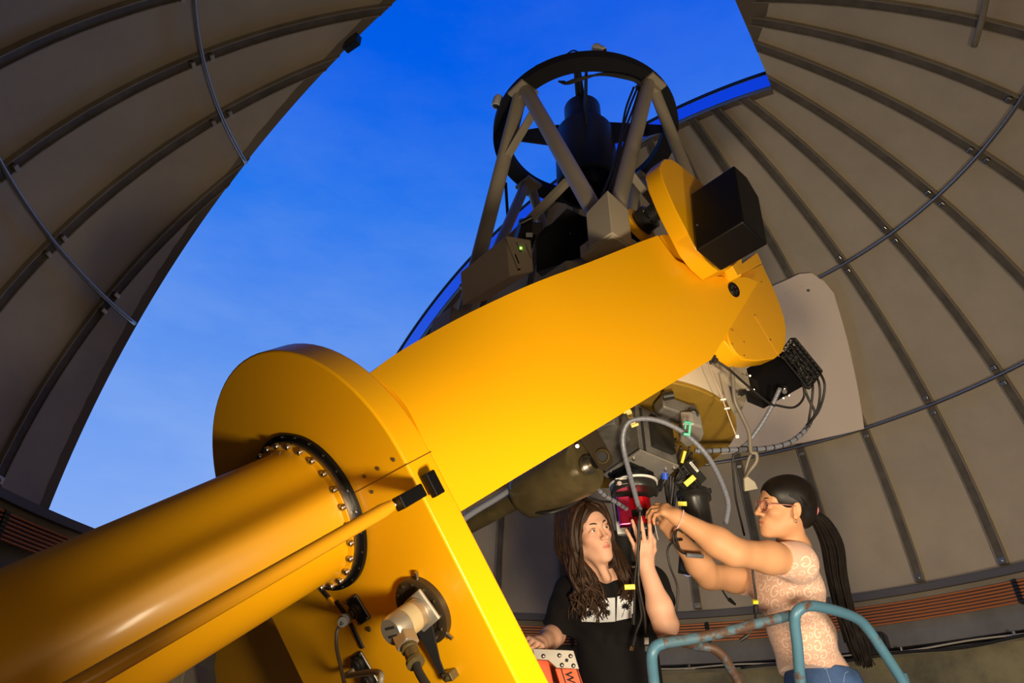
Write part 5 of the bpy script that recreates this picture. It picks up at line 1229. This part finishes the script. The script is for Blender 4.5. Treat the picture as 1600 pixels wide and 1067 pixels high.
for k in range(290):
    q = -1 if k % 2 else 1
    t = rr_.random()
    y0 = .055 - t * .135
    rx = .082 + rr_.uniform(0, .006)
    root = hw(q * rr_.uniform(.0, .012), y0 * .9 + .0, .136 - .9 * abs(y0 - .0) ** 2 * 8 + rr_.uniform(-.003, .003))
    front = max(0, (y0 - .02) / .035)
    p1 = hw(q * (.056 + rr_.uniform(0, .004)), y0 + .004 * front, .112 - .02 * front + rr_.uniform(-.002, .004)); p2 = hw(q * (rx + .004), y0 - .006 - .012 * front, .035); p3 = hw(q * (rx + .012), y0 - .016 - .02 * front, -.045)
    down = V((0, 0, -1)); out_ = HM_.x * q
    base = p3 + down * .06 + out_ * rr_.uniform(-.005, .02) - HM_.f * .005
    # the hair on the person's right falls over the shoulder and chest, the other side behind the neck
    if q > 0:
        e1_ = pt(912 + rr_.uniform(-22, 22), 905, 2.70 + rr_.uniform(-.04, .05)); e2_ = pt(915 + rr_.uniform(-25, 28), 925 + rr_.uniform(-5, 25), 2.68 + rr_.uniform(-.03, .06)); e3_ = e2_ + V((rr_.uniform(-.02, .03), rr_.uniform(-.02, .02), -rr_.uniform(.01, .06)))
    else:
        e1_ = pt(976 + rr_.uniform(-10, 14), 898, 2.74 + rr_.uniform(-.03, .06)); e2_ = pt(982 + rr_.uniform(-14, 16), 925 + rr_.uniform(-8, 10), 2.72 + rr_.uniform(-.02, .06)); e3_ = e2_ + V((rr_.uniform(-.02, .02), 0, -rr_.uniform(.0, .03)))
    locks.append(([root, p1, p2, p3, e1_, e2_, e3_], rr_.uniform(.0045, .0092)))
for k in range(64):
    q = -1 if k % 2 else 1; t = rr_.random(); j_ = lambda a_: rr_.uniform(-a_, a_)
    P_ = [hw(q * .004, .048 + .02 * t, .118 - .012 * t), hw(q * (.024 + j_(.003)), .072 + .008 * t, .092 - .006 * t), hw(q * (.048 + j_(.003)), .070 - .004 * t, .058 + j_(.006)), hw(q * (.067 + j_(.003)), .046 + j_(.006), .010), hw(q * (.074 + j_(.004)), .026 + j_(.008), -.045)]
    P_ += [P_[-1] + V((0, 0, -.05)) + HM_.x * q * j_(.01), P_[-1] + V((0, 0, -.11)) + HM_.x * q * j_(.02)]
    locks.append((P_, rr_.uniform(.0025, .0055)))
hairlocks(HM_, 'hair', man, HAIRM, locks, mancap)
# trousers
TP = Field()
for s_ in (-.10, .10):
    hip_ = A3((tc_.x + s_, tc_.y + .02, tc_.z - .30)); TP.cone(hip_, A3((tc_.x + s_ * 1.1, tc_.y, .55)), .095, .065, .05); TP.cone(A3((tc_.x + s_ * 1.1, tc_.y, .55)), A3((tc_.x + s_ * 1.2, tc_.y, FZ + .09)), .065, .06, .04)
fmesh('trousers', TP, (tc_.x - .35, tc_.y - .3, FZ), (tc_.x + .35, tc_.y + .3, tc_.z - .1), .012, mat('dark_denim', (.02, .022, .035), .8), man)
for s_ in (-.12, .12):
    Sh = Field(); Sh.ell((tc_.x + s_, tc_.y - .06, FZ + .04), (.05, .14, .045), .01); Sh.half((0, 0, FZ + .003), (0, 0, -1)); fmesh('shoe', Sh, (tc_.x + s_ - .1, tc_.y - .25, FZ - .03), (tc_.x + s_ + .1, tc_.y + .15, FZ + .12), .01, RUB, man)

# ------------------------------------------------------------------ the woman
DW = 2.62
vd, rt, upv = vbas(pt(1225, 795, DW))
f_ = (-rt * .88 + vd * .42 + upv * .10).normalized(); u_ = (upv * math.cos(.16) + rt * math.sin(.16))
HW_ = Head((0, 0, 0), f_, u_, .98)
HW_.o = pt(1242, 795, DW) + HW_.x * .072 + HW_.f * .006
wom = thing('person', 'person with glasses and long ponytail in a pink letter-print blouse, both arms raised', 'person', (pt(1250, 950, 2.75).x, pt(1250, 950, 2.75).y, .30))
F = Field(); HW_.build(F, fem=True)
wneck = pt(1240, 858, 2.72)
F.cone(A3(V(HW_.w(0, -.025, -.055))), A3(wneck), .046, .052, .03)
F.ell(HW_.w(0, .028, -.088), (.034, .034, .022), .03, HW_.rot())
SLn = pt(1246, 878, 2.62); ELn = pt(1146, 862, 2.50); WLn = pt(1058, 808, 2.56)
SRf = pt(1180, 905, 2.92); ERf = pt(1108, 900, 2.84); WRf = pt(1052, 832, 2.78)
F.cone(A3(SLn), A3(wneck), .05, .05, .04); F.cone(A3(SRf), A3(wneck), .05, .05, .04)
wch = pt(1236, 915, 2.77); F.ell(A3(wch), (.085, .085, .12), .05)
limb(F, SLn, ELn, WLn, .054, .046, .0275, .02)
limb(F, SRf, ERf, WRf, .054, .047, .0275, .02)
# near hand: fingers bent round the top of the camera
fw_ = (pt(1022, 784, 2.60) - WLn).normalized()
bkd = (AU * .80 - AF * .60)
hand(F, WLn - fw_ * .012, fw_, bkd, AU * .35 + AF * .8, [((34, 32, 22), .10), ((40, 36, 26), .02), ((46, 40, 30), -.04), ((52, 42, 30), -.12)], .95, .0090, thumb=[(.050, .030, -.022), (.082, .028, -.036), (.106, .018, -.044)], palmlen=.074)
fw2 = (pt(1030, 800, 2.80) - WRf).normalized()
hand(F, WRf - fw2 * .012, fw2, -AX * .2 - AF * .9, AX * .9 + AU * .3, [((30, 34, 24), .08), ((36, 36, 26), .0), ((42, 38, 28), -.04), ((46, 40, 30), -.1)], .9, .0088, thumb=[(.045, .035, -.014), (.07, .040, -.03), (.09, .034, -.04)], palmlen=.07)
sk = HW_.skin((.56, .285, .145), (.44, .12, .09), .06)
ps = [A3(p) for p in (SLn, ELn, WLn, SRf, ERf, WRf, wch, HW_.o, pt(1000, 770, 2.6))]
wb_ = fmesh('body', F, np.min(ps, 0) - .17, np.max(ps, 0) + .17, .0032, skinmat('skin_tan'), wom, colfn=sk)
HW_.eyes(wb_, V(HW_.w(-.10, 1.0, -.02)), (.03, .015, .008))
HBL = mat('black_hair', (.012, .008, .006), .48, var=.4, vscale=25, col2=(.004, .003, .003), spec=.35)
HW_.brows(wb_, HBL, .0026)
# blouse
BL = Field()
hipc = pt(1272, 1052, 2.80); wst = pt(1252, 990, 2.79)
fwB = (-AX * .93 - AF * .1).normalized(); fwB.z = 0; fwB.normalize(); sdB = V((0, 0, 1)).cross(fwB)
def RR(up): 
    up = V(up).normalized(); y = (fwB - up * fwB.dot(up)).normalized(); x = y.cross(up); return np.array([list(x), list(y), list(up)]).T
spine = (wneck - hipc)
BL.ell(A3(pt(1236, 912, 2.77)), (.165, .112, .14), .05, RR(spine))
BL.ell(A3(pt(1212, 930, 2.76)), (.145, .085, .075), .05, RR(spine))
BL.ell(A3(wst), (.150, .122, .14), .07, RR(spine)); BL.ell(A3(hipc), (.165, .128, .12), .07, RR(spine))
BL.cone(A3(SLn), A3(wneck + V((0, 0, -.035))), .058, .060, .05); BL.cone(A3(SRf), A3(wneck + V((0, 0, -.035))), .058, .060, .05)
BL.group(sleeve(SLn, ELn, .059, .063, .26), .06); BL.group(sleeve(SRf, ERf, .062, .066, .30), .03)
BL.ell(A3(pt(1226, 838, 2.69)), (.062, .062, .040), .010, None, '-')
hemn = -(wst - hipc).normalized(); hemp = pt(1280, 1046, 2.70)
hn = (V((0, 0, -1)) + AX * -.15).normalized(); BL.half(A3(hemp), A3(hn))
def folds2(X):
    return .0022 * np.sin(X[:, 2] * 55 + 10 * X[:, 0]) * np.clip((1.62 - X[:, 2]) * 6, 0, 1) + .002 * np.sin(X[:, 0] * 35 + X[:, 2] * 28)
PINK = mat('pink_knit', (.64, .385, .285), .8, bump=.35, bscale=420, sheen=.2)
ps2 = [A3(p) for p in (SLn, SRf, wch, wneck, hipc, pt(1170, 905, 2.7))]
blouse = fmesh('blouse', BL, np.min(ps2, 0) - .2, np.max(ps2, 0) + .2, .0042, PINK, wom, disp=folds2)
# knitted letter pattern wrapped round the torso
WB_ = bvh(blouse); PRL = mat('cream_knit', (.80, .60, .48), .8)
def gstroke(s, flip, rot):                       # a rounded letter G with a bar, as centre line points
    P = []
    for i in range(15):
        a = math.radians(48 + 290 * i / 14); P.append((s * math.cos(a), s * 1.02 * math.sin(a)))
    P += [(s * .95, -s * .05), (s * .30, -s * .05)]
    c, sn = math.cos(rot), math.sin(rot); return [(c * x * flip - sn * y, sn * x * flip + c * y) for x, y in P]
gb_ = NB(); rr_ = random.Random(9)
axis_a, axis_b = V(wneck + V((0, .03, -.02))), V(hipc)
def wrap_ray(th, h):                             # torso angle and height fraction to a point on the blouse
    c = axis_a.lerp(axis_b, h); up = (axis_a - axis_b).normalized(); x = fwB.cross(up).normalized(); y = up.cross(x)
    d = (x * math.sin(th) - y * math.cos(th)).normalized()
    hit = WB_.ray_cast(c + d * .6, -d)
    return (hit[0], hit[1]) if hit[0] else (None, None)
Lz = (axis_a - axis_b).length; RAV = .15
row = 0; h = -.14
while h < .80:
    th = 0 if row % 2 else .12; nn_ = 0
    while th < 2 * PI:
        big = (nn_ + row) % 2 == 0; s = (.0150 if big else .0088); fl = rr_.choice((-1, 1)); ro = rr_.uniform(-.25, .25)
        G_ = gstroke(s, fl, ro); pts3 = []
        for gx, gy in G_:
            p, n_ = wrap_ray(th + gx / RAV, h - gy / Lz)
            if p is None: pts3 = None; break
            pts3.append(p + n_ * .0008)
        if pts3 and max((pts3[i] - pts3[i + 1]).length for i in range(len(pts3) - 1)) < .03:
            wv = s * .17
            for i in range(len(pts3) - 1):
                a_, b_ = pts3[i], pts3[i + 1]; t_ = (b_ - a_)
                if t_.length < 1e-6: continue
                nrm_ = WB_.find_nearest(a_)[1]; sx = t_.cross(nrm_).normalized() * wv * (1.25 if i in range(4, 10) else 1)
                t_ = t_.normalized() * wv * .4
                gb_.faces.new([gb_.verts.new(p) for p in (a_ - sx - t_, a_ + sx - t_, b_ + sx + t_, b_ - sx + t_)])
        th += (.0165 + .0125 + .002) / RAV * 1.08; nn_ += 1
    h += .036 / Lz; row += 1
tag(obj('letter_pattern', gb_, PRL, blouse), kind='stuff')
# hair: smooth scalp and a long ponytail down her back
def wcap(G):
    R_ = HW_.rot(); G.ell(HW_.w(0, -.022, .041), (.0785, .0965, .0855), .02, R_); G.ell(HW_.w(0, .026, .046), (.064, .064, .060), .02, R_); G.ell(HW_.w(0, -.075, -.012), (.055, .045, .06), .03, R_)
    G.ell(HW_.w(0, .104, -.034), (.066, .066, .090), .010, R_, '-'); 
    for q in (-1, 1): G.ell(HW_.w(q * .080, .012, -.050), (.03, .055, .058), .008, R_, '-'); G.ell(HW_.w(q * .082, -.010, -.012), (.020, .020, .032), .006, R_, '-')
tail = [V(HW_.w(0, -.10, .0)), pt(1283, 815, 2.72), pt(1300, 850, 2.76), pt(1308, 900, 2.80), pt(1322, 960, 2.82), pt(1338, 1005, 2.82), pt(1352, 1038, 2.82)]
locks = []; rr_ = random.Random(8); T0 = spline(tail, 1)
for k in range(150):
    a = rr_.uniform(0, 2 * PI); q = math.sqrt(rr_.random()); L = []
    n_ = len(tail) if rr_.random() < .6 else len(tail) - 1
    for i, p in enumerate(tail[:n_]):
        wd = (.020, .034, .040, .036, .036, .034, .030)[i] * q; L.append(p + AX * math.cos(a) * wd + AF * math.sin(a) * wd * 1.0 + V((rr_.uniform(-.004, .004),) * 3) * (i > 2) + (AX * rr_.uniform(-.012, .012) if i > 4 else V()))
    locks.append((L, rr_.uniform(.004, .007)))
for k in range(110):
    a = PI * (k + .5) / 110; x_ = math.cos(a); zz_ = .058 * math.sin(a)
    P_ = []
    for j in range(7):
        t = j / 6; yy = .070 * math.sin(a) ** .5 * (1 - t) - .095 * t; 
        rx_, rz_ = .0805 * math.sqrt(max(.05, 1 - ((yy + .022) / .0985) ** 2)), .0875 * math.sqrt(max(.05, 1 - ((yy + .022) / .0985) ** 2))
        conv = 1 - .8 * max(0, t - .6) / .4
        P_.append(V(HW_.w(x_ * rx_ * conv, yy, (.041 * (1 - t) + .0 * t) + math.sin(a) * rz_ * conv)))
    locks.append((P_, .0028))
hw_ = hairlocks(HW_, 'hair', wom, HBL, locks, wcap)
bm = NB(); c = V(HW_.w(0, -.108, -.002)); lathe(bm, [(.020, -.006), (.028, -.006), (.028, .006), (.020, .006)], lookz(V(tail[1]) - c, c), 24, closed=True); obj('hair_tie', bm, mat('pink_elastic', (.75, .22, .22), .6), hw_, smooth=True)
# glasses
GLM = mat('rose_clear_frame', (.45, .16, .13), .15, coat=.5); gl = None
gb2 = NB()
def lensring(q):
    return [V(HW_.w(q * .031 + .0235 * math.cos(t), .0975 - abs(q * .031 + .0235 * math.cos(t)) * .16, -.002 + .0205 * math.sin(t))) for t in [2 * PI * i / 28 for i in range(29)]]
for q in (-1, 1):
    tube(gb2, lensring(q), .0017, 6, caps=False)
    tube(gb2, spline([V(HW_.w(q * .054, .090, .006)), V(HW_.w(q * .072, .07, .010)), V(HW_.w(q * .080, .02, .012)), V(HW_.w(q * .079, -.008, .010))], 5), .0015, 6)
tube(gb2, spline([V(HW_.w(-.0085, .097, .003)), V(HW_.w(0, .101, .006)), V(HW_.w(.0085, .097, .003))], 4), .0017, 6)
gl = thing('glasses', 'round rose-tinted clear glasses worn by the person with the ponytail', 'glasses', tuple(HW_.w(0, .1, 0)))
obj('spectacle_frame', gb2, GLM, gl, smooth=True)
LENS = bpy.data.materials.new('lens_glass'); LENS.use_nodes = True; t_ = LENS.node_tree; t_.nodes.clear()
o_ = t_.nodes.new('ShaderNodeOutputMaterial'); mx_ = t_.nodes.new('ShaderNodeMixShader'); tr_ = t_.nodes.new('ShaderNodeBsdfTransparent'); gg_ = t_.nodes.new('ShaderNodeBsdfGlossy'); tr_.inputs[0].default_value = (.93, .90, .96, 1); gg_.inputs[0].default_value = (.8, .7, 1, 1); gg_.inputs['Roughness'].default_value = .05; mx_.inputs[0].default_value = .12
t_.links.new(tr_.outputs[0], mx_.inputs[1]); t_.links.new(gg_.outputs[0], mx_.inputs[2]); t_.links.new(mx_.outputs[0], o_.inputs[0])
for q in (-1, 1):
    bm = NB(); L = lensring(q)[:-1]; bm.faces.new([bm.verts.new(p) for p in L]); obj('lens', bm, LENS, gl)
bm = NB(); q = V(HW_.w(-.078, -.010, -.044)); lathe(bm, [(.006, -.001), (.0075, -.001), (.0075, .001), (.006, .001)], lookz(HW_.f, q), 20, closed=True); obj('earring', bm, STL, wom, smooth=True)
c = WLn + fw_ * -.012; dd_ = (WLn - ELn).normalized(); BR = mat('pink_bead', (.75, .45, .45), .3)
bm = NB()
for i in range(34):
    t = 2 * PI * i / 34; M = lookz(dd_, c); p = M @ V((.033 * math.cos(t), .033 * math.sin(t), .006 * math.sin(t)))
    b_ = bmesh.ops.create_icosphere(bm, subdivisions=1, radius=.0032, matrix=Matrix.Translation(p))
tag(tag(obj('bracelet', bm, BR, None, smooth=True), 'thin pink beaded bracelet on the nearer raised wrist', 'bracelet'), kind='stuff')
# jeans
JN = Field(); JN.ell(A3(V(hipc) + V((.02, .0, -.03))), (.160, .130, .13), .06, RR(V((0, 0, 1))))
for s_ in (-1, 1):
    h_ = V(hipc) + sdB * .085 * s_ + V((.03, 0, -.10)); kn_ = V((h_.x + .02, h_.y, .78)); JN.cone(A3(h_), A3(kn_), .105, .07, .06); JN.cone(A3(kn_), A3((kn_.x + .02, kn_.y, .40)), .07, .055, .04)
JN.half(A3(pt(1280, 1036, 2.70)), A3(-hn))
DEN = mat('blue_denim', (.045, .105, .27), .75, var=.4, vscale=14, bump=.5, bscale=350)
jeans = fmesh('jeans', JN, (hipc.x - .28, hipc.y - .3, .33), (hipc.x + .36, hipc.y + .3, hipc.z + .15), .008, DEN, wom)
JB = bvh(jeans)
for P_ in ([(1206, 1062), (1240, 1055), (1290, 1045), (1330, 1040)], [(1290, 1042), (1294, 1055), (1298, 1066)], [(1318, 1066), (1322, 1050), (1342, 1054)]):
    L = [lay(JB, u, v, .001) for u, v in P_]
    L = [p for p in L if p]
    if len(L) > 1: bm = NB(); tube(bm, spline(L, 5), .0016, 5); obj('denim_seam', bm, mat('pale_denim', (.16, .26, .45), .7), jeans, smooth=True)
for s_ in (-1, 1):
    p = V(hipc) + sdB * .085 * s_; Sh = Field(); Sh.ell((p.x + .05 + fwB.x * .05, p.y, .345), (.13, .05, .05), .01); Sh.half((0, 0, .304), (0, 0, -1)); fmesh('shoe', Sh, (p.x - .2, p.y - .1, .25), (p.x + .25, p.y + .1, .42), .01, WHT, wom)
# ================================================================== BLUE STEP STAND, LADDER, BACKGROUND BITS
st = thing('step_stand', 'worn blue tubular handrail stand with rusty top rail around the platform', 'stand', (pt(1250, 1050, 2.6).x, pt(1250, 1050, 2.6).y, FZ))
def rail(name, pts, r, m, parent):
    Q_ = [pt(*p) if abs(p[0]) > 30 else V(p) for p in pts]
    if (Q_[0] - Q_[1]).length > .4: Q_.insert(1, Q_[1].lerp(Q_[0], .06))
    if (Q_[-1] - Q_[-2]).length > .4: Q_.insert(-1, Q_[-2].lerp(Q_[-1], .06))
    bm = NB(); tube(bm, spline(Q_, 9), r, 16); return obj(name, bm, m, parent, smooth=True)
def below(p, z=.06):
    q = pt(*p); return (q.x, q.y, z)
RUST = mat('rusty_blue', (.085, .045, .03), .55, metal=.1, var=1, vscale=13, col2=(.07, .14, .19), bump=.4, bscale=60, vpos=(.42, .5))
rail('handrail', [below((1022, 1070, 2.2)), (1022, 1068, 2.2), (1019, 1040, 2.2), (1019, 1022, 2.2), (1025, 1010, 2.21), (1038, 1004, 2.22)], .0175, BLUP, st)
rail('handrail', [(1034, 1005, 2.215), (1080, 998, 2.25), (1130, 988, 2.28), (1180, 975, 2.32), (1236, 961, 2.36)], .0165, RUST, st)
rail('handrail', [below((1252, 1070, 2.3)), (1251, 1068, 2.3), (1246, 1010, 2.3), (1242, 975, 2.3), (1244, 958, 2.3), (1256, 948, 2.31), (1275, 947, 2.34), (1310, 955, 2.4), (1338, 966, 2.45), (1354, 980, 2.47), (1375, 1010, 2.47), (1412, 1068, 2.47), below((1414, 1070, 2.47))], .0175, BLUP, st)
rail('handrail', [(1028, 1005, 2.26), (1040, 1000, 2.35), (1060, 1001, 2.42), (1090, 1009, 2.5), (1114, 1013, 2.5), (1130, 1025, 2.5), (1142, 1045, 2.5), (1154, 1068, 2.5), below((1155, 1070, 2.5))], .0165, RUST, st)
bm = NB(); pc_ = V(wom.location); box(bm, (pc_.x + .0, pc_.y, .27), (.62, .6, .06)); obj('platform', bm, BLUP, st, bev=.01)
for i in (-1, 1):
    for j in (-1, 1): bm = NB(); cyl(bm, (pc_.x + i * .28, pc_.y + j * .27, FZ), (pc_.x + i * .28, pc_.y + j * .27, .25), .018, 12); obj('leg', bm, BLUP, st, smooth='auto')
# orange ladder with aluminium head plate
ld = thing('step_ladder', 'orange fibreglass stepladder with riveted aluminium top plate beside the yellow base', 'ladder', (pt(880, 1060, 2.4).x, pt(880, 1060, 2.4).y, FZ))
LD = 2.42
nL = (CAM - pt(880, 1040, LD)); nL.z = 0; nL.normalize()
def lp(u, v, off=0): return on(u, v, pt(880, 1040, LD) + nL * off, nL)
bm = NB(); prism(bm, [lp(832, 1013), (lp(896, 1016)), lp(905, 1045), lp(869, 1043), lp(856, 1031), lp(836, 1030)], -nL * .012); hpz = obj('head_plate', bm, ALU, ld, bev=.002)
for u, v in ((849, 1025), (874, 1024), (891.5, 1025), (878, 1039), (896, 1040)):
    q = lp(u, v, .0); bm = NB(); lathe(bm, [(.0, .005), (.004, .0045), (.0075, .001), (.0075, 0), (0, 0)], lookz(nL, q), 14); obj('rivet', bm, STL, hpz, smooth='auto')
q = lp(885.5, 1031.5); bm = NB(); lathe(bm, [(0, .0005), (.006, .0005), (.006, 0), (0, 0)], lookz(nL, q), 14); obj('bolt_hole', bm, BLKM, hpz)
def foot(p): return V((p.x, p.y, FZ))
a0, a1 = lp(867, 1044, -.02), lp(903, 1045, -.02); d_ = (lp(877, 1076, -.02) - a0); e_ = (a1 - a0)
s_ = (a0.z - FZ) / abs(d_.z)
bm = NB(); prism(bm, [a0, a1, a1 + d_ * s_ * .999 + e_ * .3, a0 + d_ * s_], -nL * .03); rl = obj('side_rail', bm, SAFF, ld, bev=.003)
c0, c1 = lp(838, 1030, -.06), lp(857, 1032, -.06); dd = lp(846, 1067, -.06) - c0; s2_ = (c0.z - FZ) / abs(dd.z)
bm = NB(); prism(bm, [c0, c1, c1 + dd * s2_, c0 + dd * s2_], -nL * .03); obj('side_rail', bm, SAFF, ld, bev=.003)
bm = NB(); prism(bm, [c0 - ZZ * .0 - nL * .03, a1 - nL * .05, a1 - nL * .45, c0 - nL * .4], ZZ * .03); obj('top_cap', bm, SAFF, ld, bev=.004)
# the lettering on the rail
def letter_strip(txt, org, right, down, size, m, parent, name='printed_lettering'):
    cu = bpy.data.curves.new(name, 'FONT'); cu.body = txt; cu.size = size; cu.extrude = .0003; cu.offset = size * .02
    o = bpy.data.objects.new(name, cu); COL.objects.link(o); dg = bpy.context.evaluated_depsgraph_get()
    me = bpy.data.meshes.new_from_object(o.evaluated_get(dg)); bpy.data.objects.remove(o); bpy.data.curves.remove(cu)
    n_ = right.cross(-down).normalized(); me.transform(frame(right, -down, n_, org)); me.materials.clear(); me.materials.append(m)
    ob = bpy.data.objects.new(name, me); COL.objects.link(ob); ob.parent = parent; return ob
dn_ = d_.normalized(); letter_strip('WE', lp(882, 1049, -.0195 + .004), dn_, (-e_).normalized(), .036, BLKM, rl)
for k in (.24, .92):
    q = a0 + e_ * k + nL * .001; bm = NB(); prism(bm, [q, q + e_ * .05, q + e_ * .05 + d_ * 6, q + d_ * 6], nL * .0006); obj('printed_line', bm, BLKM, rl)
# dark equipment on the wall top at the right
def wt(az, r, z): return V((r * math.sin(az), r * math.cos(az), z))
az_ = 0.645
bm = NB(); box(bm, (0, 0, .06), (.22, .16, .16), frame((math.cos(az_), -math.sin(az_), 0), (math.sin(az_), math.cos(az_), 0), (0, 0, 1), wt(az_, 3.38, 1.83)))
tag(obj('equipment_case', bm, BLKP, None, bev=.02, seg=3), 'dark case standing on the wall top behind the ponytail', 'case')
# pale cabinet seen low at the left
cb = thing('cabinet', 'beige cabinet glimpsed between the yellow tube and base', 'cabinet', (pt(292, 1030, 3.6).x, pt(292, 1030, 3.6).y, FZ))
q = pt(290, 1034, 3.6); bm = NB(); hexa(bm, [(q.x - .05, q.y - .1, FZ), (q.x + .05, q.y - .1, FZ), (q.x + .05, q.y + .2, FZ), (q.x - .05, q.y + .2, FZ), (q.x - .05, q.y - .1, q.z), (q.x + .05, q.y - .1, q.z), (q.x + .05, q.y + .2, q.z), (q.x - .05, q.y + .2, q.z)]); obj('case', bm, BEI, cb, bev=.004)
for k in range(5): bm = NB(); box(bm, (q.x, q.y - .1, q.z - .02 - .012 * k), (.07, .004, .004)); obj('vent_slot', bm, DGREY, cb)
# the shaded yellow counterweight drum behind the base
bm = NB(); P0_ = F0 + PA * .22; P = [on(u, v, P0_, PA) for u, v in ((338, 1000), (352, 990), (400, 960), (470, 1000), (520, 1120), (420, 1150), (345, 1130), (333, 1040))]
prism(bm, P, PA * .2); obj('counterweight_drum', bm, YEL, mount, bev=.01)
